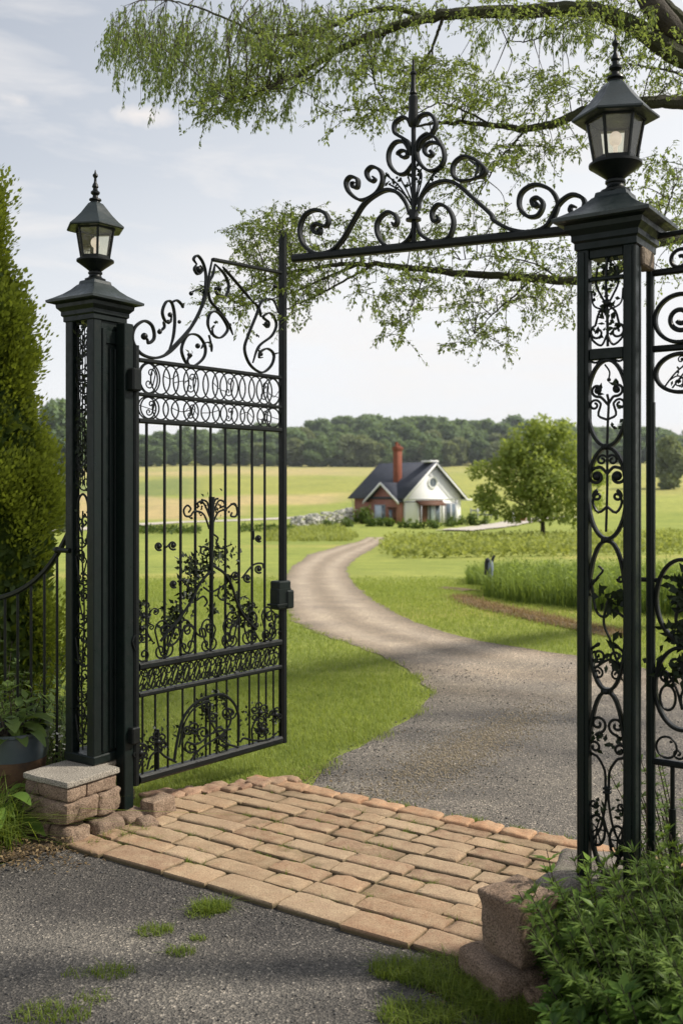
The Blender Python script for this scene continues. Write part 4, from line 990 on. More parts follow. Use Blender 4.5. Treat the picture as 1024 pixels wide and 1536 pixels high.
# ================================================================== SIDE FENCES
def right_panel():
    pl = Plane(G(.2, .19, 0, CR), U); p0 = pl.px([(975, 700)])[0]
    t = thing('fence_panel', 'black iron side panel with round rings at the right edge beside the pillar', 'fence', (p0[0], p0[1], 0))
    s0 = pl.s_of(974.5); S = s0 + .62
    g = Geo(); sweep(g, pl.sz([(s0, .1), (s0, 2.40)]), flat(.024, .03), pl.n); sweep(g, pl.sz([(s0 + .010, .1), (s0 + .010, 1.9)]), flat(.012, .02), pl.n); g.build('post', M['pillar'], t)
    g = Geo(); sweep(g, pl.sz([(S, .1), (S, 2.40)]), flat(.026, .03), pl.n); g.build('post', M['pillar'], t)
    pz = lambda px, py: (float((pl.px([(px, py)])[0] - pl.p) @ pl.d), float(pl.px([(px, py)])[0][2]))
    for py in (410, 524, 1141):
        g = Geo(); z = pz(978, py)[1]; sweep(g, pl.sz([(s0 + .012, z), (S - .013, z)]), flat(.022, .024), pl.n); g.build('rail', M['iron'], t)
    g = Geo(); z = pz(978, 356)[1]; wire(g, pl, [(s0, z), (s0 + .3, z + .01), (S, z)], .010); g.build('rail', M['iron'], t)
    def ring(px0, py0, py1, w, th=.018):
        a0, zt = pz(px0, py0); _, zb = pz(px0, py1); a = np.linspace(0, 2 * PI, 44, endpoint=False); hz = (zt - zb) / 2
        g = Geo(); sweep(g, pl.sz(np.stack([a0 + w * (1 + np.cos(a)), (zt + zb) / 2 + hz * np.sin(a)], 1)), flat(th * .7, .026), pl.n, None, True); g.build('ring', M['iron'], t)
        return a0 + w, (zt + zb) / 2, hz
    c1 = ring(982, 445, 516, .085); c2 = ring(983, 533, 590, .085); c3 = ring(984, 838, 958, .085); c4 = ring(982, 968, 1090, .09)
    g = Geo(); gl = Geo()
    def wp(*a, **k): q_ = Geo(); wire(q_, *a, **k); q_.build('scroll', M['iron'], t)
    for s in (0, 1):
        wp(pl, spiral((c1[0] + .16 * s - .0, c1[1]), .05, .014, PI * s, 1.4 if s else -1.4, 22), .0085, 3)
    wp(pl, spiral((s0 + .10, pz(978, 395)[1]), .045, .012, 0, 1.3, 20), .007, 3)
    for k in range(3): g = Geo(); vine(g, gl, pl, [(c2[0] - .06 + k * .03, c2[1] - .05), (c2[0] - .02 + k * .03, c2[1]), (c2[0] + .03 + .02 * k, c2[1] + .04)], .003, 2, .02, 3, .02, k); vi = g.build('vine', M['iron'], t)
    iron_leaf(gl, pl, rng.normal(0, 1, (70, 2)) * [.024, .03] + [c3[0] + .01, c3[1] + .035], 1, .042, 'sz')
    iron_leaf(gl, pl, rng.normal(0, 1, (70, 2)) * [.035, .02] + [c3[0], c3[1] - .12], 1, .040, 'sz')
    wp(pl, [(c3[0], c3[1] + .03), (c3[0] - .02, c3[1] - .07), (c3[0] + .01, c3[1] - .14), (c3[0], c3[1] - .24)], .006)
    iron_leaf(gl, pl, rng.normal(0, 1, (60, 2)) * [.05, .02] + [c4[0], c4[1] + .06], 1, .036, 'sz')
    for k in range(2):
        a = np.linspace(0, 2 * PI, 22, endpoint=False)
        wp(pl, np.stack([c4[0] - .048 + k * .07 + .026 * np.cos(a), c4[1] - .035 + .042 * np.sin(a)], 1), .0048, 2, closed=True)
        wp(pl, [(c4[0] - .05 + .06 * k, c4[1] + .05), (c4[0] - .02 + .04 * k, c4[1]), (c4[0] + .03 * k, c4[1] - .07)], .0048)
        wp(pl, scroll_S((c4[0] - .07 + k * .08, c4[1] + .02), (c4[0] - .01 + k * .08, c4[1] + .10), .5, 1.3, 1 - 2 * k), .005, 3)
    zz = pz(978, 1118)[1]
    for k in range(4):
        a = np.linspace(0, 2 * PI, 22, endpoint=False); gr = Geo(); wire(gr, pl, np.stack([s0 + .055 + k * .11 + .034 * np.cos(a), zz + .036 * np.sin(a)], 1), .0042, 2, closed=True); gr.build('small_ring', M['iron'], t)
        wp(pl, scroll_S((s0 + .08 + k * .11, zz - .03), (s0 + .14 + k * .11, zz + .03), .45, 1.2, 1), .004, 3)
    iron_leaf(gl, pl, np.stack([rng.uniform(s0 + .06, S - .05, 40), rng.normal(zz, .02, 40)], 1), 1, .024, 'sz')
    gl.build('iron_leaves', M['iron_leaf'], vi, False)
    for s in (s0 + .075, s0 + .25, s0 + .42):
        g = Geo(); sweep(g, pl.sz([(s, .12), (s, pz(978, 1141)[1] - .01)]), circ(.008, 8), pl.n); sweep(g, pl.sz([(s, .12), (s, .52)]), flat(.022, .022), pl.n); g.build('bar', M['iron'], t)
    g = Geo(); sweep(g, pl.sz([(s0 - .03, pz(978, 870)[1]), (s0 + .03, pz(978, 870)[1])]), circ(.008, 8), pl.n); g.build('clip', M['iron'], t)
right_panel()

def left_fence():
    pl = Plane(G(-.2, .1, 0), -U)
    t = thing('fence_panel', 'plain black railing with a swooping top rail left of the pillar', 'fence', tuple(G(-.2, .1, 0)))
    top = [(112, 778), (100, 806), (85, 833), (66, 858), (40, 880), (10, 894), (-30, 903), (-80, 906), (-160, 904)]
    g = Geo(); ribbon(g, pl, top, .026, .024, 8); g.build('top_rail', M['iron'], t)
    C = pl.px(catmull(top, 8)); sv = (C - pl.p) @ pl.d
    g = Geo(); s1 = float(sv.max()); sweep(g, pl.sz([(.0, .16), (s1, .16)]), flat(.02, .024), pl.n); g.build('bottom_rail', M['iron'], t)
    for px in (86, 67, 47, 27, 8, -13, -35, -58, -82, -108, -135):
        s = pl.s_of(px); z = float(np.interp(s, sv, C[:, 2])); g = Geo(); sweep(g, pl.sz([(s, .165), (s, z - .008)]), flat(.013, .013), pl.n); g.build('bar', M['iron'], t)
left_fence()

# ================================================================== STONE PIER AND ROCKS
def pier():
    t = thing('stone_pier', 'low pier of rough red stones with a pale granite slab under the left pillar', 'pier', tuple(G(-.06, 0, 0)))
    g = Geo(); rounded(g, G(-.05, -.09, .285), (.155, .158, .0155), AX, .008, 10, .006, 9, 1, .1); rounded(g, G(-.105, .15, .2845), (.10, .08, .0150), AX, .008, 6, .004, 9, 2, .2); g.build('slab', M['slab'], t)
    r = random.Random(11)
    def st(u0, u1, v0, v1, z0, z1, rad=.014, rough=.010, sh=None, n=7):
        g = Geo(); rounded(g, G((u0 + u1) / 2, (v0 + v1) / 2, (z0 + z1) / 2), ((u1 - u0) / 2, (v1 - v0) / 2, (z1 - z0) / 2), AX, rad, n, rough, 9, r.randint(0, 900), r.uniform(0, .9) if sh is None else sh); g.build('stone', M['stone'], t)
    # brick-like upper course
    st(-.195, -.105, -.235, -.10, .203, .268); st(-.103, .095, -.240, -.125, .203, .268, sh=.15); st(-.02, .095, -.122, .058, .203, .268, sh=.3); st(-.195, -.03, -.098, .20, .203, .268)
    # thick middle course
    st(-.20, .105, -.25, -.055, .098, .200, .018, .024, .2, 11); st(-.06, .10, -.052, .075, .098, .200, .016, .022, .35, 9); st(-.20, -.065, -.052, .21, .098, .2, .02, .014)
    # foot stones
    st(-.215, -.04, -.265, -.06, -.03, .096, .03, .022, .5, 9); st(-.035, .115, -.235, -.09, -.03, .09, .03, .02, .2, 9); st(.01, .135, -.085, .08, -.03, .080, .028, .02, .6, 9); st(-.20, 0.0, -.05, .2, -.03, .094, .02, .015)
    st(.012, .14, .085, .24, -.03, .060, .025, .015, .4, 9); st(.085, .19, .20, .36, -.03, .11, .014, .018, .1, 9)
    st(.15, .24, .10, .19, -.03, .055, .03, .02, .3, 9)
pier()
def rock(c, half, rad, rough, seed, label, yaw=0, mat='rock', rs=5.0, sh=.3, n=26, taper=0, tilt=0):
    R = np.array([[math.cos(yaw), math.sin(yaw), 0], [-math.sin(yaw), math.cos(yaw), 0], [0, 0, 1]])
    K = np.array([[math.cos(tilt), 0, math.sin(tilt)], [0, 1, 0], [-math.sin(tilt), 0, math.cos(tilt)]])
    g = Geo(); rounded(g, c, half, K @ R, rad, n, rough, rs, seed, sh, None, taper); o = g.build('rock', M[mat], None, True, 50, origin=(c[0], c[1], c[2] - half[2])); return tag(o, label, 'rock')
rock((.562, 3.16, .240), (.086, .09, .098), .012, .013, 3, 'upright brown rock balanced on a flatter stone at the right end of the paving', .6, rs=9, taper=-.06, tilt=.05, sh=.7)
rock((.575, 3.22, .03), (.160, .13, .080), .020, .020, 5, 'flat reddish rock lying under the upright brown rock', .4, rs=6, sh=.7)
rock((.60, 3.06, .03), (.05, .05, .05), .02, .018, 8, 'small reddish stone half buried at the foot of the rocks by the shrub', .2, rs=8, sh=.8)
rock((.905, 3.42, .145), (.20, .19, .15), .03, .022, 12, 'broad grey flat topped boulder under the right iron pillar', -.45, 'rock', 5, .0, 18)

# ================================================================== HOUSE
def house():
    y0 = 104.0; P = np.array([(607 - CX) / F * y0, y0, -1.95]); ph = math.radians(35)
    A = np.array([math.cos(ph), math.sin(ph), 0]); B = np.array([-math.sin(ph), math.cos(ph), 0])
    H = lambda a, b, z: P + A * a + B * b + Z * z
    HX = np.stack([A, B, Z]); Wd, Ln, eave, ridge = 7.7, 9.0, 2.95, 6.35
    t = thing('house', 'white and red brick cottage with a slate roof at the end of the driveway', 'house', tuple(H(Wd / 2, Ln / 2, 0)))
    def hb(name, a0, a1, b0, b1, z0, z1, m, bev=0.0, parent=t):
        g = Geo(); obox(g, H((a0 + a1) / 2, (b0 + b1) / 2, (z0 + z1) / 2), ((a1 - a0) / 2, (b1 - b0) / 2, (z1 - z0) / 2), HX, bev); return g.build(name, M[m], parent, False)
    def poly(name, pts, m, thick=None, parent=t):
        g = Geo(); V = np.array([H(*p) for p in pts]); n = len(V)
        nr = nrm(np.cross(V[1] - V[0], V[2] - V[0])); V2 = V - nr * thick
        f = [np.array([list(range(n))]), np.array([list(range(n, 2 * n))[::-1]]), np.array([[i, i + n, (i + 1) % n + n, (i + 1) % n] for i in range(n)])]
        g.add(np.vstack([V, V2]), f); return g.build(name, M[m], parent, False, recalc=True)
    # gable end (white), side walls (brick)
    poly('gable_wall', [(0, 0, -.4), (Wd, 0, -.4), (Wd, 0, eave), (Wd / 2, 0, ridge), (0, 0, eave)], 'white_wall', .3)
    hb('side_wall', 0, .3, .31, Ln, -.4, eave, 'brick_wall'); hb('side_wall', Wd - .3, Wd, .31, Ln, -.4, eave, 'white_wall')
    poly('gable_wall', [(.3, Ln, -.4), (Wd - .3, Ln, -.4), (Wd - .3, Ln, eave), (Wd / 2, Ln, ridge - .2), (.3, Ln, eave)], 'brick_wall', .3)
    sl = (ridge - eave) / (Wd / 2); oh = .55; e2 = eave - sl * oh
    rf = poly('roof', [(-oh, -.5, e2 + .12), (-oh, Ln + .4, e2 + .12), (Wd / 2, Ln + .4, ridge + .12), (Wd / 2, -.5, ridge + .12)], 'slate', .12)
    poly('roof', [(Wd + oh, -.5, e2 + .12), (Wd / 2 + .002, -.5, ridge + .12), (Wd / 2 + .002, Ln + .4, ridge + .12), (Wd + oh, Ln + .4, e2 + .12)], 'slate', .12)
    # white barge boards
    for s in (-1, 1):
        a1 = Wd / 2 + s * (Wd / 2 + oh)
        poly('barge_board', [(a1, -.53, e2 + .10), (a1, -.53, e2 - .14), (Wd / 2, -.53, ridge - .16), (Wd / 2, -.53, ridge + .10)], 'white_trim', .05)
    hb('gutter', Wd + .45, Wd + 1.3, -.45, .6, e2 - .05, e2 + .12, 'white_trim', .03)
    hb('string_course', -.02, Wd + .02, -.05, -.003, 2.55, 2.68, 'white_trim')
    hb('ridge_vent', Wd / 2 - .7, Wd / 2 + .5, -.3, 1.2, ridge + .14, ridge + .34, 'white_trim', .04)
    # round gable window
    g = Geo(); lat = [(.56, .0), (.56, .10), (.42, .10), (.40, .02)]; m_ = 24; a = np.arange(m_) / m_ * 2 * PI
    def disc(g, r_in, r_out, b0, b1):
        V = []
        for r, b in ((r_out, b0), (r_out, b1), (r_in, b1), (r_in, b0)): V += [H(Wd / 2 - .1 + r * math.cos(x), b, 4.35 + r * math.sin(x)) for x in a]
        f = [[k * m_ + i, k * m_ + (i + 1) % m_, ((k + 1) % 4) * m_ + (i + 1) % m_, ((k + 1) % 4) * m_ + i] for k in range(4) for i in range(m_)]
        g.add(np.array(V), np.array(f))
    disc(g, .48, .66, -.10, -.004); w = g.build('round_window', M['white_trim'], t, recalc=True)
    g = Geo(); V = [H(Wd / 2 - .1 + .48 * math.cos(x), -.03, 4.35 + .48 * math.sin(x)) for x in a]; g.add(np.array(V), np.array([list(range(m_))])); g.build('glass', M['house_glass'], w, False)
    g = Geo(); g.add(np.array([H(Wd / 2 - .13, -.06, 3.87), H(Wd / 2 - .07, -.06, 3.87), H(Wd / 2 - .07, -.06, 4.83), H(Wd / 2 - .13, -.06, 4.83)]), np.array([[0, 1, 2, 3]])); g.build('glazing_bar', M['grey_paint'], w, False)
    # canopied entrance: door and glazed side light
    d = hb('door', 1.85, 3.0, -.06, -.005, -.1, 2.05, 'dark_wood', .01)
    hb('door_frame', 1.65, 1.85, -.10, -.003, -.1, 2.15, 'white_trim'); hb('door_frame', 3.0, 3.12, -.10, -.003, -.1, 2.15, 'grey_paint')
    def win(a0, a1, z0, z1, mull, b=-.003, curt=True):
        f = hb('window', a0, a1, b - .10, b, z0, z1, 'grey_paint'); hb('glass', a0 + .10, a1 - .10, b - .125, b - .101, z0 + .1, z1 - .1, 'house_glass', 0, f)
        for k in range(1, mull + 1): x = a0 + (a1 - a0) * k / (mull + 1); hb('mullion', x - .05, x + .05, b - .15, b - .126, z0 + .1, z1 - .1, 'white_trim', 0, f)
        if curt: hb('curtain', a0 + .3, a0 + .3 + .28 * (a1 - a0), b - .135, b - .1255, z0 + .12, z1 - .12, 'curtain', 0, f)
        return f
    win(3.13, 4.75, .05, 2.05, 1); hb('pilaster', 5.05, 5.3, -.09, -.003, -.1, 2.5, 'white_trim'); win(5.45, 6.95, .05, 2.15, 1, curt=False); hb('pilaster', 6.97, 7.2, -.09, -.003, -.1, 2.5, 'white_trim')
    cp = poly('canopy', [(1.4, -.9, 1.98), (4.95, -.9, 1.98), (4.95, -.06, 2.46), (1.4, -.06, 2.46)], 'dark_wood', .1)
    for a_ in (1.52, 4.85): hb('canopy_post', a_ - .05, a_ + .05, -.86, -.76, -.3, 1.93, 'grey_paint')
    # brick wing with its own small gable on the long side
    b0, b1, pr, zr, ze = .25, 5.7, -.45, 4.35, 2.35; bm_ = (b0 + b1) / 2
    g = Geo()
    poly('wing_wall', [(pr, b1, -.4), (pr, b0, -.4), (pr, b0, ze), (pr, bm_, zr - .15), (pr, b1, ze)], 'brick_wall', .44)
    poly('wing_roof', [(pr - .5, b0 - .3, ze - .03), (1.6, b0 - .3, ze - .03), (2.3, bm_, zr + .02), (pr - .5, bm_, zr + .02)], 'slate', .1); poly('wing_roof', [(pr - .5, bm_ + .003, zr + .02), (2.3, bm_ + .003, zr + .02), (1.6, b1 + .3, ze - .03), (pr - .5, b1 + .3, ze - .03)], 'slate', .1)
    poly('barge_board', [(pr - .53, b0 - .4, ze - .05), (pr - .53, bm_, zr + .05), (pr - .53, bm_, zr - .23), (pr - .53, b0 - .4, ze - .33)], 'white_trim', .05); poly('barge_board', [(pr - .53, bm_, zr + .05), (pr - .53, b1 + .4, ze - .05), (pr - .53, b1 + .4, ze - .33), (pr - .53, bm_, zr - .23)], 'white_trim', .05)
    f = hb('window', pr - .08, pr - .003, 2.7, 4.6, -.1, 2.0, 'grey_paint'); hb('curtain', pr - .105, pr - .081, 3.3, 4.45, -.05, 1.9, 'curtain', 0, f); hb('glass', pr - .105, pr - .081, 2.8, 3.28, -.05, 1.9, 'house_glass', 0, f)
    f = hb('window', pr - .08, pr - .003, .9, 2.1, -.1, 1.55, 'dark_wood'); hb('glass', pr - .105, pr - .081, 1.5, 2.0, 0, 1.45, 'house_glass', 0, f); hb('lintel', pr - .06, pr - .003, .8, 2.3, 1.58, 1.75, 'dark_wood')
    for bb in (-.12, 9.12):
        g = Geo(); tube(g, [H(-.10, bb, -.3), H(-.10, bb, 2.3), H(-.35, bb, 2.5)], .05, 6); g.build('downpipe', M['grey_paint'], t)
    # chimney
    c = hb('chimney', 1.22, 1.88, 2.83, 3.57, 3.0, 7.8, 'terracotta', .02); g = Geo()
    for (z_, e, hh) in ((7.88, .08, .08), (8.02, .14, .05), (8.14, .04, .06)): obox(g, H(1.55, 3.2, z_), (.33 + e, .37 + e, hh), HX, .03)
    g.build('chimney_cap', M['terracotta'], c, False)
    g = Geo(); lathe(g, H(1.42, 3.2, 8.2), [(.2, 0), (.16, .1), (.15, .45), (.19, .5), (.12, .5)], 12); lathe(g, H(1.74, 3.2, 8.2), [(.16, 0), (.13, .1), (.12, .25), (.15, .3)], 12); g.build('chimney_pot', M['terracotta'], c)
    # uv for the brick walls: metres along the wall and up
    for o in t.children:
        if o.data and o.data.materials and o.data.materials[0] == M['brick_wall']:
            me = o.data; uv = me.uv_layers.new(name='UVMap'); off = np.array(t.location)
            for p in me.polygons:
                for li in p.loop_indices:
                    co = np.array(me.vertices[me.loops[li].vertex_index].co) + off - P
                    uv.data[li].uv = (co @ A * .9 + co @ B, co[2])
house()

# ================================================================== FOLIAGE HELPERS
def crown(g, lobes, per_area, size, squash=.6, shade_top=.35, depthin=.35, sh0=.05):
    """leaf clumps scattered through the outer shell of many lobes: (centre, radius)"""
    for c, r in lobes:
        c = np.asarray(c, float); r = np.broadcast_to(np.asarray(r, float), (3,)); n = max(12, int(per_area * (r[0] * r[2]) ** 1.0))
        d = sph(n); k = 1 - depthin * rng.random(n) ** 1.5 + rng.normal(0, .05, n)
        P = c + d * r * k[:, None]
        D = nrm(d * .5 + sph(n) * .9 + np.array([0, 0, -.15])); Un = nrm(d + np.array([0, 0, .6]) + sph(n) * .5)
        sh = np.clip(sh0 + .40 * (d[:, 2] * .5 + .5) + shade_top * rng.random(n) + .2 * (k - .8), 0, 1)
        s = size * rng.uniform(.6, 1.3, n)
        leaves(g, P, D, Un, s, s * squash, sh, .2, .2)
def tree_lobes(h0, h1, rx, n, rnd, shape='round'):
    L_ = []
    for k in range(n):
        t = rnd.random() ** .9; z = h0 + (h1 - h0) * t
        prof_ = math.sin(PI * (.14 + .80 * t)) ** .7 if shape == 'round' else (1 - .55 * t)
        rr = rx * prof_ * math.sqrt(rnd.random()) * .78; a = rnd.uniform(0, 2 * PI)
        r = rx * rnd.uniform(.24, .38) * (.7 + .4 * prof_)
        L_.append(((rr * math.cos(a), rr * math.sin(a), z), (r, r, r * .8)))
    return L_
def limbs(g, base, h0, tops, r, rnd, m=7):
    tube(g, catmull([base, base + np.array([0.02, .02, h0 * .5]), base + np.array([0, 0, h0])], 5), r, m, np.linspace(1.15, .8, 11))
    for p in tops:
        p = np.asarray(p, float); b = base + np.array([0, 0, h0 * rnd.uniform(.8, 1.0)]); mid = (b + p) / 2 + np.array([rnd.uniform(-.1, .1), rnd.uniform(-.1, .1), .08 * np.linalg.norm(p - b)])
        Q = catmull([b, mid, p], 6); tube(g, Q, r * .6, 6, np.linspace(1, .15, len(Q)))

# ---------------- lawn tree on the right
def lawn_tree():
    b = ground_at(813, 808); rnd = random.Random(21)
    t = thing('broadleaf_tree', 'single round green tree standing on the lawn right of the white house', 'tree', tuple(b))
    lob = []
    s = b[1] / F                                      # metres per pixel at its distance
    for (px, py, rp) in ((815, 655, 34), (780, 668, 32), (845, 672, 36), (870, 700, 34), (750, 700, 32), (730, 738, 24), (742, 760, 24), (780, 720, 40), (820, 715, 46), (858, 740, 36), (885, 745, 24), (790, 760, 26), (830, 765, 30), (865, 775, 20), (805, 640, 22), (840, 640, 24), (760, 680, 26), (722, 705, 18), (895, 715, 22), (765, 770, 18), (800, 690, 40), (730, 755, 16)):
        for k in range(3):
            r = rp * s * rnd.uniform(.62, .86); q = at(px + rnd.uniform(-9, 9), py + rnd.uniform(-9, 9), b[1] + rnd.uniform(-1.6, 1.6) * (1.0 if k else 0))
            lob.append((q, (r, r, r * .82)))
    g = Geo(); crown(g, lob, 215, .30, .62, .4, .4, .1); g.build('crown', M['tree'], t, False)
    g = Geo(); tops = [at(px, py, b[1] + rnd.uniform(-.8, .8)) for px, py in ((770, 720), (800, 690), (840, 690), (870, 730), (745, 745), (825, 730), (790, 745), (850, 755))]
    limbs(g, b - np.array([0, 0, .1]), 1.5, tops, .17, rnd); g.build('trunk', M['bark'], t)
lawn_tree()

# ---------------- far woods: individual trees, shared variants
def forest():
    rnd = random.Random(4); protos = []
    for v in range(6):
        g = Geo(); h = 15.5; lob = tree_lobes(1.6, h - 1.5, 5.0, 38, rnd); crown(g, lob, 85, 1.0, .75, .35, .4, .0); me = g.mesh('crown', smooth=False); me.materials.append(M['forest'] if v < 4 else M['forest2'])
        g = Geo(); limbs(g, np.array([0, 0, -.5]), 5.0, [(rnd.uniform(-3, 3), rnd.uniform(-3, 3), 9 + rnd.uniform(-1, 3)) for _ in range(4)], .4, rnd, 6); mt = g.mesh('trunk'); mt.materials.append(M['bark'])
        protos.append((me, mt))
    spots = []
    def skyline(px): return float(np.interp(px, [-120, 60, 110, 200, 330, 430, 500, 560, 620, 680, 740, 800, 870, 930, 1000, 1060, 1150], [650, 640, 642, 646, 640, 632, 626, 622, 622, 624, 627, 632, 636, 634, 640, 644, 648]))
    def basey(px): return float(np.interp(px, [-120, 100, 300, 430, 560, 700, 860, 1000, 1150], [712, 708, 704, 702, 702, 700, 704, 726, 730]))
    for row, (dy, step) in enumerate(((0, 19), (16, 20), (34, 22), (55, 25))):
        px = -90 + row * 7
        while px < 1120:
            spots.append((px + rnd.uniform(-6, 6), 292 + dy + rnd.uniform(-5, 5), row)); px += step * rnd.uniform(.8, 1.25)
    lab = ['dense green tree at the front edge of the far wood beyond the fields', 'dark tree crowded inside the far wood behind its front edge', 'dark tree crowded inside the far wood behind its front edge', 'tall tree along the skyline of the far wooded hill']
    for i, (px, y, row) in enumerate(spots):
        x = (px - CX) / F * y; z = float(hmap(x, y)); top = CAMZ + (CY - skyline(px)) / F * y
        frac = (.60, .82, .95, 1.03)[row] * rnd.uniform(.86, 1.13); hgt = max(6.5, (top - z) * frac); s = hgt / 15.5
        v = rnd.choice([0, 1, 2, 3, 0, 1, 2, 3, 4, 5]) if row < 2 else rnd.randint(0, 3)
        o = thing('woodland_tree', lab[row], 'tree', (x, y, z - .3), ('trees along the front edge of the far wood', 'trees inside the far wood', 'trees inside the far wood', 'trees on the skyline of the far wood')[row])
        k = rnd.uniform(.95, 1.45) * (1.15 if s < .7 else 1); o.scale = (s * k, s * k, s); o.rotation_euler.z = rnd.uniform(0, 6.28)
        for nm, me in (('crown', protos[v][0]), ('trunk', protos[v][1])):
            c = bpy.data.objects.new(nm, me); COL.objects.link(c); c.parent = o
    # a few nearer, separate ones
    for px, py_top, py_base, y, v, lb in ((1004, 652, 732, 190, 4, 'rounded tree standing alone at the right edge behind the iron rings'), (92, 588, 730, 240, 1, 'tall bluish tree rising behind the left iron pillar'), (90, 705, 790, 82, 5, 'grey green bush tree by the farm track left of the pillar')):
        x = (px - CX) / F * y; z = float(hmap(x, y)); top = CAMZ + (CY - py_top) / F * y; s = (top - z) / 15.5
        o = thing('broadleaf_tree', lb, 'tree', (x, y, z - .2)); o.scale = (s * 1.0, s * 1.0, s); o.rotation_euler.z = px
        for nm, me in (('crown', protos[v][0]), ('trunk', protos[v][1])):
            c = bpy.data.objects.new(nm, me); COL.objects.link(c); c.parent = o
forest()

# ---------------- bushes about the house, stone wall, small things
def house_bits():
    rnd = random.Random(14)
    spec = [(560, 790, 12, 12, 'low round bush left of the brick wing'), (541, 786, 17, 22, 'tall bush against the stone wall by the drive'), (586, 790, 11, 9, 'clipped bush under the brick wing window'), (606, 792, 12, 10, 'clipped bush at the white corner of the house'),
            (628, 793, 12, 9, 'low bush before the house door'), (650, 793, 12, 10, 'low bush right of the house door'), (672, 790, 12, 10, 'low bush under the white gable window'), (692, 787, 9, 9, 'small bush at the right corner of the house'), (709, 788, 11, 15, 'dark round bush at the right end of the house bed'),
            (492, 791, 13, 10, 'low bush before the dry stone wall'), (516, 790, 13, 12, 'rounded bush by the bend of the drive'), (575, 789, 12, 10, 'low bush beside the brick wing'), (728, 788, 10, 8, 'low brown green bush on the gravel bank')]
    for px, py, wp, hp, lb in spec:
        b = ground_at(px, py); s = b[1] / F; t = thing('bush', lb, 'bush', tuple(b)); lob = []
        for k in range(7): lob.append((b + np.array([rnd.uniform(-.6, .6) * wp * s, rnd.uniform(-.5, .5) * wp * s, hp * s * rnd.uniform(.35, .8)]), np.array([.5 * wp, .5 * wp, .5 * hp]) * s * rnd.uniform(.8, 1.2)))
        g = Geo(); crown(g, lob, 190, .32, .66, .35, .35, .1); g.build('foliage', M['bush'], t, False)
        g = Geo(); tube(g, [b - Z * .1, b + Z * hp * s * .6], .05, 6); g.build('stem', M['bark'], t)
    # dry stone wall
    g = Geo(); pts = catmull([ground_at(*p) for p in ((438, 789), (465, 788), (492, 786), (520, 783), (545, 779), (556, 777))], 20); o0 = pts[len(pts) // 2]
    for i in range(420):
        c = pts[rnd.randrange(len(pts))]; hgt = np.interp(c[0], [pts[0][0], pts[-1][0]], [.9, 1.7]); z = rnd.random() ** 1.3 * hgt
        yaw = rnd.uniform(0, 6.28); R = np.array([[math.cos(yaw), math.sin(yaw), 0], [-math.sin(yaw), math.cos(yaw), 0], [0, 0, 1]])
        h = (rnd.uniform(.12, .3), rnd.uniform(.1, .2), rnd.uniform(.06, .14)); rounded(g, c + np.array([rnd.gauss(0, .25), rnd.gauss(0, .3) * (1.3 - z / hgt), z]), h, R, .05, 2, .02, 4, i, rnd.random() ** 2)
    tag(g.build('stone_wall', M['wallstone'], None, True, 40, origin=o0), 'heaped dry stone wall of pale rocks left of the cottage', 'wall')
    # marker by the tall grass
    b = ground_at(735, 880); b[2] += .0; b = np.array([at(735, 858, 17.6)[0], 17.6, float(prof(17.6))]); t = thing('garden_post', 'small pale blue post with a dark forked top standing behind the tall grass', 'post', tuple(b)); zt = at(735, 833, 17.6)[2] - b[2]
    g = Geo(); lathe(g, b, [(.045, 0), (.05, .05), (.045, zt - .30), (.055, zt - .26), (.052, zt - .16), (.038, zt - .10), (.02, zt - .08)], 16); g.build('body', M['blue_grey'], t)
    g = Geo(); ball(g, b + np.array([-.05, 0, zt - .09]), .045); tube(g, catmull([b + np.array([.02, 0, zt - .12]), b + np.array([.05, 0, zt - .04]), b + np.array([.075, 0, zt])], 5), .03, 8, np.linspace(1, .6, 11)); tube(g, [b + np.array([-.085, -.01, zt - .34]), b + np.array([-.075, -.01, zt - .1])], .028, 8); g.build('dark_top', M['dark_paint'], t)
    # posts and pots on the gravel bank right of the house
    b = ground_at(769, 784); t = thing('garden_figure', 'small white pillar shaped garden ornament on the gravel bank', 'ornament', tuple(b)); g = Geo(); lathe(g, b, [(.28, 0), (.30, .1), (.2, .2), (.24, .6), (.2, .9), (.1, .95), (.16, 1.05), (.14, 1.2), (.05, 1.28)], 12); g.build('body', M['white_trim'], t)
    b = ground_at(781, 783); t = thing('planter', 'orange red planter bed edge beside the white ornament', 'planter', tuple(b)); g = Geo(); lathe(g, b, [(.45, 0), (.6, .7), (.66, .72), (.66, .85), (.55, .85), (.5, .7)], 14); p = g.build('pot', M['terracotta'], t)
    g = Geo(); crown(g, [(b + np.array([0, 0, 1.05]), (.55, .5, .35))], 160, .22); g.build('plant', M['bush'], t, False)
    b = ground_at(716, 778); t = thing('garden_fence', 'short grey garden fence behind the house corner under the tree', 'fence', tuple(b))
    for k in range(5): g = Geo(); x = b + np.array([k * .8 - .8, k * .1, 0]); obox(g, x + Z * .6, (.06, .06, .65), np.eye(3), .01); g.build('post', M['white_trim'] if k == 1 else M['grey_paint'], t, False)
    for z in (.45, .95): g = Geo(); obox(g, b + np.array([.8, .27, z]), (1.7, .02, .1), np.stack([nrm(np.array([.8, .1, 0])), nrm(np.array([-.1, .8, 0])), Z]), .01); g.build('rail', M['grey_paint'], t, False)
house_bits()

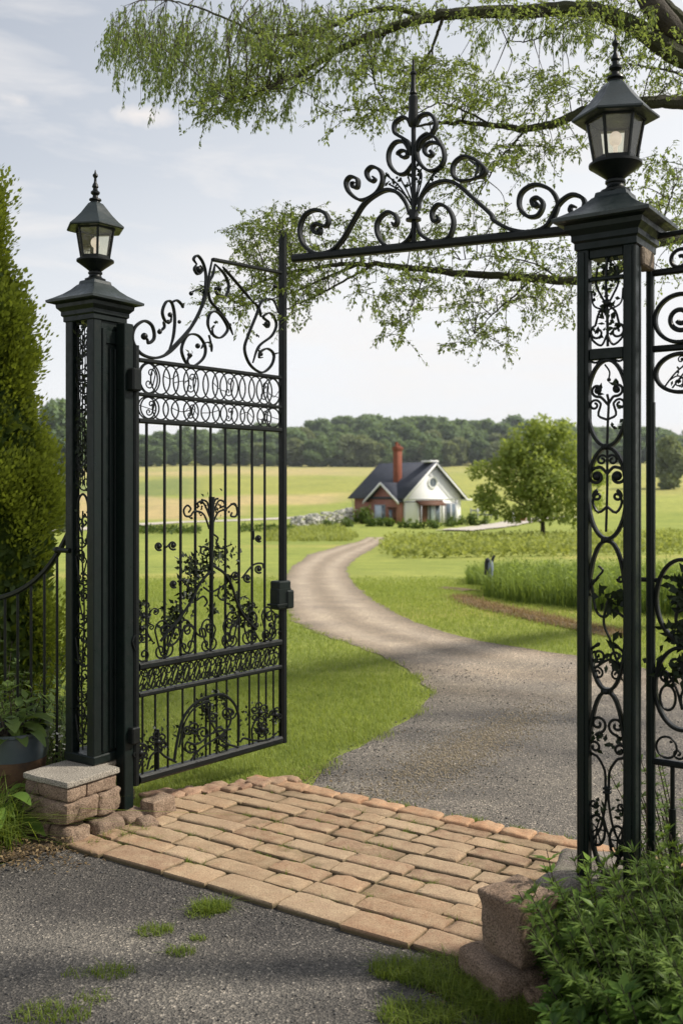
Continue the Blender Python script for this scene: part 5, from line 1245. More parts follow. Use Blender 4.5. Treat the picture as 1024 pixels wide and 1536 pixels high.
# ---------------- crop rows and tall grass
def crops():
    g = Geo(); P = []; sh = []
    for row in range(9):
        py0 = 838 - row * (4.6 - row * .14)
        for px in np.arange(572 + row * 2, 1030, 2.4):
            if px < 590: lim = 838 - (590 - px) * 1.2
            else: lim = 842 - max(0, (px - 690)) * .05
            py = py0 + rng.normal(0, .5) - (px - 600) * .018 - (12 * math.exp(-((px - 570) / 18) ** 2))
            if py < 800: continue
            P.append(ground_at(px + rng.normal(0, 1), py)); sh.append(rng.uniform(0, 1) * (.5 + .5 * (row > 2)))
    P = np.array(P); sh = np.array(sh); n = len(P)
    for k in range(5):
        Q = P + np.stack([rng.normal(0, .14, n), rng.normal(0, .16, n), rng.uniform(.02, .45, n)], 1)
        leaves(g, Q, sph(n) + np.array([0, 0, .35]), sph(n) + np.array([0, 0, 1.0]), rng.uniform(.14, .34, n), rng.uniform(.08, .18, n), np.clip(sh * .6 + rng.uniform(0, .5, n), 0, 1))
    o = g.build('crop_rows', M['crop'], None, False); tag(o, 'low leafy crop rows curving below the house', 'crop', kind='stuff')
    g = Geo(); P = []
    for i in range(15000):
        px = rng.uniform(700, 1060); f = rng.random()
        base = float(np.interp(px, [700, 722, 726, 770, 860, 1060], [878, 880, 896, 905, 914, 930])); back = float(np.interp(px, [700, 722, 740, 1060], [868, 868, 872, 872]))
        P.append(ground_at(px, back + (base - back) * f))
    P = np.array(P); n = len(P); hh = rng.uniform(.28, .60, n) * (1 + .45 * np.array([mnoise.noise(Vector((p[0] * 2.2, p[1] * 2.2, 3))) for p in P])) * np.where(P[:, 0] / P[:, 1] * F + CX < 724, .72, 1); Q = P[:9000].copy(); Q[:, 2] += hh[:9000] * rng.uniform(.3, 1.05, 9000); leaves(g, Q, sph(9000) + Z * .6, sph(9000) + Z, rng.uniform(.05, .12, 9000), rng.uniform(.018, .04, 9000), np.clip((Q[:, 2] - P[:9000, 2]) / .55 + rng.normal(-.1, .22, 9000), 0, 1)); blades(g, P, hh, rng.uniform(.010, .022, n), .28, np.clip(rng.beta(2, 2, n), 0, 1), .4)
    o = g.build('tall_grass', M['tall'], None, False); tag(o, 'bed of tall bright green grass right of the driveway', 'grass', kind='stuff')
    # rough grassy bank left of the drive by the stone wall
    g = Geo(); P = np.array([ground_at(rng.uniform(395, 545), 0 * i + rng.uniform(789, 812) - 0) for i in range(5200)]); px = P[:, 0] / P[:, 1] * F + CX
    rd = np.array([float(ROADL(y)) for y in P[:, 1]]); P = P[P[:, 0] < rd - .6]; n = len(P)
    hv = .5 + .6 * np.array([mnoise.noise(Vector((p[0] * .35, p[1] * .35, 1))) for p in P]); blades(g, P, rng.uniform(.15, .8, n) * np.clip(hv, .15, 1.2), rng.uniform(.05, .12, n), .7, rng.beta(2.4, 1.8, n), .5); o = g.build('rough_grass', M['crop'], None, False); tag(o, 'rough grassy bank between the drive and the dry stone wall', 'grass', kind='stuff')
    g = Geo(); C = catmull([ground_at(a, b) for a, b in ((690, 896), (712, 906), (740, 914), (775, 921), (815, 930), (865, 941), (930, 954))], 20); n = 5200; P = C[rng.integers(0, len(C), n)] + np.stack([rng.normal(0, .12, n), rng.normal(0, .13, n), np.zeros(n)], 1); M['dry'] = mat_leaf('dry_grass', (.13, .075, .045), (.42, .30, .15), .2, .8)
    blades(g, P, rng.uniform(.03, .11, n), rng.uniform(.006, .012, n), 1.0, rng.random(n), .6); o = g.build('dry_grass', M['dry'], None, False); tag(o, 'ragged line of dry brown grass along the bare soil edge', 'grass', kind='stuff')
    # dark hedge line across the left field
    g = Geo(); P = np.array([ground_at(rng.uniform(190, 300) if i % 3 else rng.uniform(360, 440), rng.normal(799 if i % 3 else 797, 1.2)) for i in range(1500)]); n = len(P); P[:, 2] += rng.uniform(0, .5, n)
    leaves(g, P, sph(n) + np.array([0, 0, .4]), sph(n) + np.array([0, 0, 1.]), rng.uniform(.15, .4, n), rng.uniform(.1, .22, n), rng.uniform(0, .6, n)); o = g.build('ditch_growth', M['bush'], None, False); tag(o, 'low scrubby growth along the ditch in the left field', 'scrub', kind='stuff')
crops()

# ---------------- lawn blades, tufts, gravel
def in_road(P): return (P[:, 0] > np.array([float(ROADL(y)) for y in P[:, 1]]) - .0) & (P[:, 0] < np.array([float(ROADR(y)) for y in P[:, 1]]) + .0)
def lawn_blades():
    g = Geo(); Ps = []
    n = 290000; y = 4.6 + (rng.random(n) ** 1.6) * 24; x = rng.uniform(-1, 1, n) * (y * .36 + .25)
    x = np.where((x > .75) & (y < 8.6), x - 1.8, x)
    P = np.stack([x, y, prof(y)], 1); rel = P - CL; uu = rel @ U; vv = rel @ Vv
    L_ = np.interp(P[:, 1], ROWS, [float(ROADL(q)) for q in ROWS]); R_ = np.interp(P[:, 1], ROWS, [float(ROADR(q)) for q in ROWS])
    L2 = L_ + .06 * np.sin(y * 9) + rng.normal(0, .035, n); ok = (x < L2) | (x > R_ + rng.normal(0, .03, n))
    lb = np.interp(vv, [-.3, .1, .5, 1.05, 1.15], [.03, -.02, -.06, .28, .4]); ok &= ~((uu > lb) & (vv < VEND + .06) & (vv > -.3)); ok &= ~((uu > -.26) & (uu < .22) & (vv > -.4) & (vv < .3))
    ok &= ~((y < 5.4) & (x < -1.1) & (uu < -.0) & (vv < .12)); ok &= ~((x > .75) & (y < 7.8))
    ok &= rng.random(n) < np.clip((29 - y) / 9, 0, 1); P = P[ok]; y = P[:, 1]; n = len(P)
    nz = np.array([mnoise.noise(Vector((p[0] * 1.1, p[1] * 1.1, 0))) for p in P]); dry = np.array([mnoise.noise(Vector((p[0] * 5, p[1] * 5, 9))) for p in P])
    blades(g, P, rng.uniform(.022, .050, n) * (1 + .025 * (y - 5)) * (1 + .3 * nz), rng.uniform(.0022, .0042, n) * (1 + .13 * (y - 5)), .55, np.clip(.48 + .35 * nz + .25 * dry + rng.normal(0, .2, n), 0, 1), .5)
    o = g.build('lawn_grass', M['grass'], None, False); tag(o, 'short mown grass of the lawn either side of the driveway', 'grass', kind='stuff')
lawn_blades()
def tuft_set(name, label, spots, mat, hmul=1.0):
    g = Geo()
    for (x, y, r, n, h) in spots:
        a = rng.uniform(0, 2 * PI, n); q = np.sqrt(rng.random(n)) * r; P = np.stack([x + q * np.cos(a) * 1.5, y + q * np.sin(a), np.full(n, .005)], 1)
        blades(g, P, rng.uniform(.35, 1.1, n) * h * hmul, rng.uniform(.0018, .0042, n), .8, np.clip(rng.normal(.5, .25, n), 0, 1), .5)
    o = g.build(name, M[mat], None, False); tag(o, label, 'grass', kind='stuff')
def gp(px, py): q = ground_at(px, py); return q[0], q[1]
tuft_set('weed_tufts', 'scattered grass tufts growing through the asphalt before the paving', [(*gp(318, 1366), .050, 420, .050), (*gp(300, 1375), .04, 120, .03), (*gp(232, 1400), .045, 220, .03), (*gp(272, 1432), .035, 130, .03), (*gp(298, 1412), .02, 60, .025), (*gp(170, 1462), .05, 190, .03), (*gp(120, 1465), .04, 50, .025), (*gp(140, 1500), .04, 90, .025), (*gp(70, 1525), .07, 220, .032), (*gp(100, 1528), .05, 120, .03)], 'tuft')
sp = []
rnd0 = random.Random(31)
for (px, py, r, n, h) in ((600, 1460, .07, 520, .055), (640, 1475, .06, 360, .05), (690, 1480, .09, 800, .065), (735, 1500, .10, 900, .07), (780, 1520, .10, 900, .07), (625, 1530, .08, 600, .05), (700, 1530, .06, 260, .05), (660, 1450, .05, 200, .045), (585, 1468, .03, 120, .035), (720, 1462, .06, 420, .06), (820, 1530, .1, 700, .08)): sp.append((*gp(px, py), r, n, h))
tuft_set('grass_clump', 'green grass patch at the front right corner of the paving', sp, 'tuft')
sp = []
for k in range(110):                                   # grass in the joints of the paving
    u, v = rnd0.uniform(.05, 2.4), rnd0.choice([-.09, .028, .158, .28, .395, .523, .643, .753, .87]) ; q = G(u, v, 0); sp.append((q[0], q[1], rnd0.uniform(.008, .022), rnd0.randint(14, 60), rnd0.uniform(.026, .042)))
for k in range(22): u = rnd0.uniform(.3, 2.3); q = G(u, VEND + .09 + rnd0.uniform(-.02, .04), 0); sp.append((q[0], q[1], .03, 40, .035))
for k in range(16): q = G(-.05 + rnd0.random() * .3, -.25 + rnd0.random() * .35, 0); sp.append((q[0], q[1], .02, 40, .05))
tuft_set('joint_grass', 'short grass and moss in the joints of the sett paving', sp, 'tuft')

def pebbles(name, label, P, size, mat, shade):
    """small faceted stones"""
    n = len(P); ico = np.array([(0, 0, 1), (.9, 0, .1), (0, .8, .15), (-.85, 0, .0), (0, -.9, .1), (0, 0, -1)], float)
    fc = np.array([(0, 1, 2), (0, 2, 3), (0, 3, 4), (0, 4, 1), (5, 2, 1), (5, 3, 2), (5, 4, 3), (5, 1, 4)])
    a = rng.uniform(0, 2 * PI, n); ca, sa = np.cos(a), np.sin(a); S = size[:, None, None] * rng.uniform(.6, 1.2, (n, 1, 3)); V = ico[None] * S * (1 + rng.normal(0, .15, (n, 6, 1)))
    V = np.stack([V[..., 0] * ca[:, None] - V[..., 1] * sa[:, None], V[..., 0] * sa[:, None] + V[..., 1] * ca[:, None], V[..., 2] * .6], -1) + P[:, None, :]
    g = Geo(); g.add(V.reshape(-1, 3), (np.arange(n)[:, None, None] * 6 + fc[None]).reshape(-1, 3), np.repeat(shade, 6)); o = g.build(name, mat, None, False); tag(o, label, 'gravel', kind='stuff')
def mat_pebble():
    m, nt = new_mat('loose_stones'); a = attr(nt).outputs['Fac']
    c = ramp(nt, a, [(0, (.045, .045, .046)), (.45, (.12, .115, .108)), (.8, (.26, .24, .205)), (1, (.46, .44, .40))]); finish(nt, principled(nt, c, .85, 0, bump(nt, noisef(nt, 150, 3), .3, .003), .25).outputs[0]); return m
M['pebble'] = mat_pebble()
def gravel():
    n = 60000; y = 2.2 + rng.random(n) ** 1.3 * 7; x = rng.uniform(-1, 1, n) * (y * .36 + .1)
    P = np.stack([x, y, np.full(n, .008)], 1); rel = P - CL; uu, vv = rel @ U, rel @ Vv
    L_ = np.interp(y, ROWS, [float(ROADL(q)) for q in ROWS]); R_ = np.interp(y, ROWS, [float(ROADR(q)) for q in ROWS])
    nz = np.array([mnoise.noise(Vector((p[0] * 1.3, p[1] * 1.3, 5))) + .5 * mnoise.noise(Vector((p[0] * 3.7, p[1] * 3.7, 2))) for p in P])
    edge = np.exp(-((x - L_) / .16) ** 2) * (y > 5.3)
    # a loose heap of pale chippings in the middle of the drive behind the paving
    heap = np.exp(-(((x - .48) / .22) ** 2 + ((y - 6.1) / .75) ** 2))
    keep = rng.random(n) < np.clip(.16 + .55 * nz + .55 * edge + .9 * heap, .03, 1)
    ok = keep & (x > L_ - .06) & (x < R_) & ~((uu > -.02) & (vv > -.26) & (vv < VEND + .08) & (uu < 2.8)); heap = heap[ok]; edge = edge[ok]; P = P[ok]; n = len(P)
    hn = 5600; t_ = rng.normal(0, 1, hn); hx = .74 + t_ * .36 + rng.normal(0, .13, hn); hy = 6.1 + t_ * .62 + rng.normal(0, .16, hn); hs = (hx > np.interp(hy, ROWS, [float(ROADL(q)) for q in ROWS])) & (hy > 5.0); hv = (np.stack([hx, hy, 0 * hx], 1) - CL) @ Vv; hs &= hv > VEND + .1; HP = np.stack([hx, hy, np.full(hn, .009)], 1)[hs]; hm = len(HP); M['chip'] = mat_plain('tan_chippings', (.15, .12, .08), (.40, .34, .24), 60, .9, .3, 150, .003); pebbles('loose_chippings', 'drift of tan chippings and grit down the middle of the drive behind the paving', HP, rng.uniform(.003, .0085, hm), M['chip'], rng.random(hm))
    pebbles('loose_gravel', 'loose stone chippings strewn over the drive and its edges', P, rng.uniform(.0025, .0065, n) * (1 + .6 * (rng.random(n) < .05)) * (1 + .04 * (P[:, 1] - 3)), M['pebble'], np.clip(rng.beta(1.6, 3.0, n) + .35 * heap, 0, 1))
gravel()
def litter():
    g = Geo(); Q = []
    for (px, py, sx, sy, n) in ((40, 1290, 50, 12, 420), (110, 1275, 30, 8, 120), (470, 1165, 25, 8, 110), (700, 1490, 40, 25, 90), (600, 1090, 40, 25, 40)):
        for i in range(n): Q.append(ground_at(px + rng.normal(0, sx), min(1530, max(1100, py + rng.normal(0, sy)))))
    P = np.array(Q); n = len(P); P[:, 2] += rng.uniform(.012, .06, n) * np.where(P[:, 0] < -1.2, 1, .3)
    leaves(g, P, sph(n) * np.array([1, 1, .25]), sph(n) * .3 + Z, rng.uniform(.012, .03, n), rng.uniform(.006, .014, n), rng.random(n)); M['dead'] = mat_leaf('dead_leaves', (.08, .05, .025), (.26, .19, .10), .1, .8)
    o = g.build('leaf_litter', M['dead'], None, False); tag(o, 'dry brown leaf litter along the bed and drive edges', 'leaf litter', kind='stuff')
litter()

# ================================================================== PLANTS NEAR BY
def leafy_stems(gs, gl, base, n, h, spread, per, lsize, lw, rnd, lean=(0, 0), sh=(.1, .9), up=.6, r=.004):
    """upright stems each carrying leaves all the way up, densest at the tip"""
    for k in range(n):
        a = rnd.uniform(0, 2 * PI); q = math.sqrt(rnd.random()) * spread; b = np.array([base[0] + q * math.cos(a), base[1] + q * math.sin(a), base[2]])
        hh = h * rnd.uniform(.6, 1.08) * (1 - .35 * (q / spread) ** 2); out = np.array([math.cos(a), math.sin(a), 0]) * (q / spread) * .45 * hh + np.array([lean[0], lean[1], 0]) * hh
        Q = catmull([b, b + out * .35 + Z * hh * .5, b + out + Z * hh], 6); tube(gs, Q, r, 5, np.linspace(1, .35, len(Q)))
        i = np.minimum((rng.beta(1.7, .9, per) * (len(Q) - 1)).astype(int), len(Q) - 1); P = Q[i]; T = nrm(np.gradient(Q, axis=0))[i]
        rad = sph(per); rad = nrm(rad - T * np.sum(rad * T, 1, keepdims=True)); D = nrm(T * up + rad)
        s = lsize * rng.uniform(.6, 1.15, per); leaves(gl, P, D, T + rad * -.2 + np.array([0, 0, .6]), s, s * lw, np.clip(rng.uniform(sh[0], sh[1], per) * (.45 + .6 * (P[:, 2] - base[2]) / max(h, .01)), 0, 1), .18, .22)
def plant(name, label, cat, base, mat, fn, group=None):
    t = thing(name, label, cat, tuple(base), group); gs, gl = Geo(), Geo(); fn(gs, gl); gs.build('stems', M['bark'], t); gl.build('leaves', M[mat], t, False); return t
rp = random.Random(77)
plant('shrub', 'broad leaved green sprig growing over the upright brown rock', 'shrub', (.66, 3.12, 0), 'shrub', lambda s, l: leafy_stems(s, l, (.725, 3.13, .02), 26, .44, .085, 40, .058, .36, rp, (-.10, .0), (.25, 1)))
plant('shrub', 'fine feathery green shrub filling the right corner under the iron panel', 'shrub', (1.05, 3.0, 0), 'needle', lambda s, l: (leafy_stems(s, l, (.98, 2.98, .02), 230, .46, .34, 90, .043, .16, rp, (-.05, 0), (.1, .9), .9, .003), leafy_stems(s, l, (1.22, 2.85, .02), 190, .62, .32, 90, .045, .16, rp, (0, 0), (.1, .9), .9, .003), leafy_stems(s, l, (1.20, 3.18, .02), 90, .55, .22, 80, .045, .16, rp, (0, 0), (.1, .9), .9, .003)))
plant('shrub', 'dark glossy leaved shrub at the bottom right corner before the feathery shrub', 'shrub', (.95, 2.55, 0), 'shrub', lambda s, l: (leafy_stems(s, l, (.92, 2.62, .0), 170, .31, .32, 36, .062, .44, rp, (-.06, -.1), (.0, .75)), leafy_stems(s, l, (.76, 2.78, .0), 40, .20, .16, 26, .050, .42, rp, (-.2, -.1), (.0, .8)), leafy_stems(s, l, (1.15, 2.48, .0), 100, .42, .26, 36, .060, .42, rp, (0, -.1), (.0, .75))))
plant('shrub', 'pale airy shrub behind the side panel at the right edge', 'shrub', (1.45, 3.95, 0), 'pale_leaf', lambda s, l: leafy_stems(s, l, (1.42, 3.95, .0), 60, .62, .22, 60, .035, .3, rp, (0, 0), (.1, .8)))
# left border
plant('border_plant', 'grassy leaved clump at the left edge before the stone pier', 'plant', (-1.62, 4.42, 0), 'tuft', lambda s, l: (tube(s, [np.array([-1.62, 4.42, 0]), np.array([-1.62, 4.42, .05])], .01), blades(l, np.stack([rng.normal(-1.60, .075, 900), rng.normal(4.45, .08, 900), np.full(900, .02)], 1), rng.uniform(.12, .30, 900), rng.uniform(.004, .009, 900), .7, np.clip(rng.normal(.4, .25, 900), 0, 1), .8)))
def big_leaves(s, l, base, n, h, ls, lw, sh=(.3, 1), r0=.05):
    for k in range(n):
        a = rp.uniform(0, 2 * PI); e = rp.uniform(.3, 1.0); b = np.array(base) + np.array([math.cos(a), math.sin(a), 0]) * r0 * rp.random(); d = np.array([math.cos(a) * (1 - e * .5), math.sin(a) * (1 - e * .5), e]); d = d / np.linalg.norm(d); p = b + d * h * rp.uniform(.4, 1); tube(s, [b, p], .004, 5)
        L0 = ls * rp.uniform(.7, 1.15); out = np.array([math.cos(a), math.sin(a), 0]); up = np.cross(np.cross(d, Z), d); w = L0 * lw; side = nrm(np.cross(d, Z)); V = []; m = 7
        for i in range(m):
            t = i / (m - 1); c = p + (out * .75 + d * .5) * L0 * t + Z * (-.55 * L0 * t * t); ww = w * math.sin(PI * (t * .92 + .05)) ** .8 * .5
            V += [c + side * ww + Z * ww * .35, c, c - side * ww + Z * ww * .35]
        f = [(i * 3 + j, i * 3 + j + 1, (i + 1) * 3 + j + 1, (i + 1) * 3 + j) for i in range(m - 1) for j in range(2)]; l.add(np.array(V), np.array(f), rp.uniform(*sh))
plant('border_plant', 'dark broad leaved plant below the blue grey pot at the left edge', 'plant', (-1.66, 4.62, 0), 'shrub', lambda s, l: (big_leaves(s, l, (-1.66, 4.62, .02), 34, .26, .15, .55, (.1, .9), .1)))
plant('border_plant', 'bushy green plant behind the railing left of the pillar', 'plant', (-1.6, 5.45, 0), 'bush', lambda s, l: (leafy_stems(s, l, (-1.62, 5.50, .0), 60, .62, .26, 60, .045, .5, rp, (0, 0), (.1, .9)), leafy_stems(s, l, (-1.95, 5.6, .0), 50, .85, .28, 60, .045, .45, rp, (0, 0), (.1, .8))))
def flowers():
    t = thing('flower_patch', 'small white flowers beside the pot at the foot of the left pillar', 'flowers', (-1.42, 5.05, 0)); gs, gl, gf = Geo(), Geo(), Geo(); leafy_stems(gs, gl, (-1.42, 5.08, .0), 46, .40, .12, 34, .026, .45, rp, (0, 0), (.2, 1)); P = np.stack([rng.normal(-1.42, .06, 90), rng.normal(5.05, .05, 90), rng.uniform(.24, .41, 90)], 1)
    for k in range(5): a = k / 5 * 2 * PI; leaves(gf, np.zeros((1, 3)), np.array([[math.cos(a), math.sin(a), .3]]), np.array([[0, 0, 1.]]), .010, .008, .5)
    gs.build('stems', M['bark'], t); gl.build('leaves', M['bush'], t, False); me = gf.mesh('blossom', smooth=False); me.materials.append(M['flower']); b0 = np.array(t.location)
    for p in P[:64]: o = bpy.data.objects.new('blossom', me); COL.objects.link(o); o.parent = t; o.location = p - b0; o.rotation_euler = (rp.uniform(-.7, .7), rp.uniform(-.7, .7), rp.uniform(0, 6))
flowers()
def pot():
    c = np.array([-1.625, 4.95, 0]); t = thing('plant_pot', 'blue grey glazed pot with a rusty lower half at the left edge by the railing', 'pot', tuple(c))
    g = Geo(); lathe(g, c, [(.165, .285), (.172, .33), (.172, .40), (.178, .405), (.178, .42), (.164, .42), (.158, .36)], 40, caps=False); g.build('upper_bowl', M['pot'], t)
    g = Geo(); lathe(g, c, [(.11, 0), (.13, .05), (.152, .18), (.164, .285)], 40, caps=False); g.build('lower_bowl', M['pot_rust'], t)
    g = Geo(); lathe(g, c, [(.0, .385), (.08, .392), (.16, .38)], 24, caps=False); g.build('soil', M['soil'], t)
    plant('potted_plant', 'pale green broad leaved plant growing in the blue grey pot', 'plant', (c[0], c[1], .39), 'pale_leaf', lambda s, l: (big_leaves(s, l, (c[0] - .02, c[1] - .02, .39), 26, .10, .13, .62, (.35, 1), .07), big_leaves(s, l, (c[0] + .07, c[1] - .05, .39), 3, .06, .20, .25, (.3, .6), .03), leafy_stems(s, l, (c[0] + .02, c[1] + .04, .39), 8, .30, .09, 14, .075, .5, rp, (.05, 0), (.2, .8))))
pot()
def cypress():
    b = np.array([-2.55, 6.7, 0]); rnd = random.Random(8); t = thing('conifer', 'tall yellow green conifer at the left edge behind the railing', 'conifer', tuple(b))
    g = Geo(); H = 3.78
    plumes = []
    for k in range(330):
        z = rnd.random() ** .85 * (H - .35) + .15; tt = z / H
        R = .66 * (1 - max(0, tt - .28) / .72) ** .75 * (.86 + .14 * math.sin(z * 5.5)) + .03
        a = rnd.uniform(0, 2 * PI); rr = R * rnd.uniform(.70, 1.03); plumes.append((np.array([b[0] + rr * math.cos(a), b[1] + rr * math.sin(a), z]), a, rnd.uniform(.13, .36)))
    for p, a, r in plumes:
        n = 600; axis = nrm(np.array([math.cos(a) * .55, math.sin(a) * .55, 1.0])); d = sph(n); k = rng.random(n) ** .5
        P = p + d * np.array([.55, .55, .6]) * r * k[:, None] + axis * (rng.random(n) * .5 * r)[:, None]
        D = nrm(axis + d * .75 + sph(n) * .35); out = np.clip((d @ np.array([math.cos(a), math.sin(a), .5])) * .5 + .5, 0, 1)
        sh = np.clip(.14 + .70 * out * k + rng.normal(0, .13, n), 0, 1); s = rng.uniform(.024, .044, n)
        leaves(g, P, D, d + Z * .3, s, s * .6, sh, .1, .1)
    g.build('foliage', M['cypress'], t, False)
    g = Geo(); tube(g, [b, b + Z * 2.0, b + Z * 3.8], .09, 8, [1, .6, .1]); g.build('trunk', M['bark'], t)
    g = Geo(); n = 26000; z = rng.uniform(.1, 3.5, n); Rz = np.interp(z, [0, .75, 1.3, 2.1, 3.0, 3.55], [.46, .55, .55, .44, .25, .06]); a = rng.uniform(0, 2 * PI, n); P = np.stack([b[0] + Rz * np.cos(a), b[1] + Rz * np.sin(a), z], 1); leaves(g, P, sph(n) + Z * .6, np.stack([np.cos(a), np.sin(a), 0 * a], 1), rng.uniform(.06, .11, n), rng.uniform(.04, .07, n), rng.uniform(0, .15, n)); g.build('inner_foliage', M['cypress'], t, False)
cypress()

# ---------------- overhanging tree
def overhang():
    rnd = random.Random(17); base = np.array([6.4, 12.2, -.03]); t = thing('overhanging_tree', 'tree outside the right edge whose leafy limbs hang over the gate', 'tree', tuple(base))
    Dp = 6.6; pts_all = []
    gb = Geo(); tube(gb, catmull([base - Z * .2, base + np.array([.02, -.1, 1.5]), base + np.array([-.3, -.6, 3.0]), np.array([4.6, 9.2, 4.5]), at(1035, 72, 6.75), at(958, -30, 6.6), at(905, -140, 6.5)], 8), .26, 12, np.array([1.15, 1.0, .9, .55, .36, .30, .22]).repeat(8)[:49] if False else np.interp(np.arange(49), [0, 8, 16, 24, 32, 40, 48], [1.2, 1.0, .85, .5, .30, .27, .2])); gb.build('trunk', M['bark'], t)
    def br(pts, r0, r1, name='branch', mat='bark_moss', dd=None):
        P = []
        for i, p in enumerate(pts): P.append(at(p[0], p[1], p[2] if len(p) > 2 else Dp))
        if pts[0][0] == 1120: P = [base + np.array([-.35, -.7, 3.0]), np.array([4.4, 9.0, .5 * (3.6 + P[0][2])])] + P; r0 = r0 * 1.5
        Q = catmull(P, 8); Q = Q + np.array([[.012 * mnoise.noise(Vector((i * .5, k * 9.0, 1.0))) for k in range(3)] for i in range(len(Q))]); n = len(Q); g = Geo(); tube(g, Q, 1.0, 8, np.linspace(r0, r1, n)); pts_all.append(Q); return g.build(name, M[mat], t)
    br([(1120, 160, 6.8), (1050, 100, 6.7), (1005, 78), (960, 45), (915, 24), (870, 13), (790, 17), (700, 19), (640, 27), (575, 46), (510, 74), (455, 108), (405, 130, 6.3), (350, 155, 6.2)], .060, .006)
    br([(1120, 175, 6.8), (1060, 158, 6.7), (1000, 153), (940, 156), (880, 165), (835, 184), (785, 193), (735, 187), (670, 184), (620, 190)], .044, .007)
    br([(1120, 350, 6.9), (1060, 356, 6.8), (990, 362), (920, 408), (865, 421), (780, 416), (690, 410), (610, 401), (540, 396), (470, 402), (400, 420), (340, 455)], .034, .005)
    br([(640, 28), (590, 12), (540, 20), (480, 46), (400, 53), (355, 35), (300, 12), (250, 0)], .018, .004)
    br([(664, 28), (652, 60), (636, 96), (621, 128)], .012, .006); br([(584, 42), (562, 80), (560, 118), (575, 150), (592, 172)], .008, .004); br([(560, 165), (590, 165), (612, 180)], .006, .004); br([(505, 78), (480, 105), (450, 125), (420, 138)], .008, .003)
    br([(790, 193), (770, 215), (748, 240), (730, 270)], .010, .003); br([(735, 187), (700, 168), (660, 155), (625, 170)], .008, .004); br([(800, 417), (775, 440), (740, 470), (705, 505)], .009, .002); br([(640, 405), (625, 440), (608, 480)], .007, .002); br([(560, 398), (500, 430), (450, 455), (410, 470)], .009, .003); br([(540, 396), (480, 420), (430, 442), (350, 462)], .010, .003); br([(1070, 140, 6.7), (1010, 108), (960, 100), (935, 92)], .010, .003); br([(840, 420), (800, 395), (740, 385), (690, 390)], .007, .002); br([(880, 14), (840, 40), (800, 60), (760, 62)], .008, .003)
    br([(1120, 60, 6.9), (1040, 40), (990, 0), (950, -50)], .05, .03); br([(985, 362), (1000, 310), (1015, 270)], .01, .003)
    ALL = np.vstack(pts_all)
    gl, gw, gt = Geo(), Geo(), Geo()
    def sprig(p, d, ln, nl, ls, lw, g, droop, sh):
        d = nrm(np.asarray(d, float)); e = p + d * ln - Z * droop * ln * .5; m = (p + e) / 2 + Z * droop * ln * .12; Q = catmull([p, m, e], 4); tube(gt, Q, .0022, 4, np.linspace(1, .4, len(Q)), caps=False)
        i = rng.integers(0, len(Q), nl); T = nrm(np.gradient(Q, axis=0))[i]; dirs = nrm(T * .7 + sph(nl) * .8 - Z * droop * .5); s = ls * rng.uniform(.6, 1.2, nl); leaves(g, Q[i] + sph(nl) * .012, dirs, sph(nl) * .6 + Z, s, s * lw, np.clip(rng.uniform(sh[0], sh[1], nl), 0, 1), .15, .2)
    def blob(cx, cy, rx, ry, n, kind, rot=0.0, depth=.55):
        for k in range(int(n * (.85 if kind == 'w' else 1.2))):
            a = rnd.uniform(0, 2 * PI); q = math.sqrt(rnd.random()) ** .9; X = q * math.cos(a) * rx; Y = q * math.sin(a) * ry; px = cx + X * math.cos(rot) - Y * math.sin(rot); py = cy + X * math.sin(rot) + Y * math.cos(rot)
            p = at(px, py, Dp + rnd.gauss(0, depth))
            if kind == 'w': sprig(p, (rnd.gauss(-.1, .25), rnd.gauss(0, .25), -1), rnd.uniform(.12, .30), 22, .036, .25, gw, .25, (.05, .9))
            else: sprig(p, (rnd.gauss(-.25, .6), rnd.gauss(0, .6), rnd.gauss(0, .45)), rnd.uniform(.10, .22), 24, .027, .52, gl, .3, (.05, 1))
            if k % 6 == 0:                           # a twig back to the nearest limb
                j = np.argmin(((ALL - p) ** 2).sum(1)); b = ALL[j]; mid = (b + p) / 2 + np.array([rnd.gauss(0, .03), rnd.gauss(0, .03), .04]); Q = catmull([b, mid, p], 5); L0 = np.linalg.norm(p - b)
                if L0 < .8: tube(gt, Q, .0042, 4, np.linspace(1, .4, len(Q)), caps=False)
    def string(px, py, ln, n):                        # hanging willow string
        p = at(px, py, Dp + rnd.gauss(0, .4)); e = p + np.array([rnd.gauss(-.05, .04), rnd.gauss(0, .05), -ln]); Q = catmull([p, (p + e) / 2 + np.array([rnd.gauss(0, .02), 0, 0]), e], 6); tube(gt, Q, .0018, 4, np.linspace(1, .4, len(Q)), caps=False)
        tt = rng.random(n); P = p + (e - p) * tt[:, None] + rng.normal(0, 1, (n, 3)) * np.array([.028, .028, .0]) * (1.05 - tt[:, None]); leaves(gw, P, sph(n) * .45 - Z, sph(n), rng.uniform(.022, .044, n), rng.uniform(.007, .012, n), rng.uniform(.05, .9, n), .1, .15)
    # upper left, hanging
    blob(330, 25, 165, 38, 170, 'w'); blob(480, 28, 130, 36, 170, 'w'); blob(230, 40, 70, 40, 60, 'w'); blob(420, 100, 70, 40, 70, 's', -.4); blob(360, 140, 48, 30, 60, 's', -.3); blob(440, 60, 80, 32, 60, 's', -.3); blob(320, 165, 22, 18, 16, 's'); blob(560, 30, 90, 25, 80, 's', -.2)
    for (x0, x1, y0, y1, n, l0, l1) in ((165, 250, 15, 60, 42, .15, .45), (230, 330, 30, 90, 52, .15, .5), (235, 262, 80, 125, 12, .1, .2), (300, 420, 60, 130, 40, .12, .3), (420, 540, 60, 130, 40, .12, .32), (330, 440, 130, 165, 22, .06, .16), (540, 600, 40, 80, 14, .1, .25), (700, 1024, 5, 50, 70, .08, .25), (160, 200, 30, 60, 12, .1, .25)):
        for k in range(n): string(rnd.uniform(x0, x1), rnd.uniform(y0, y1), rnd.uniform(l0, l1), 34)
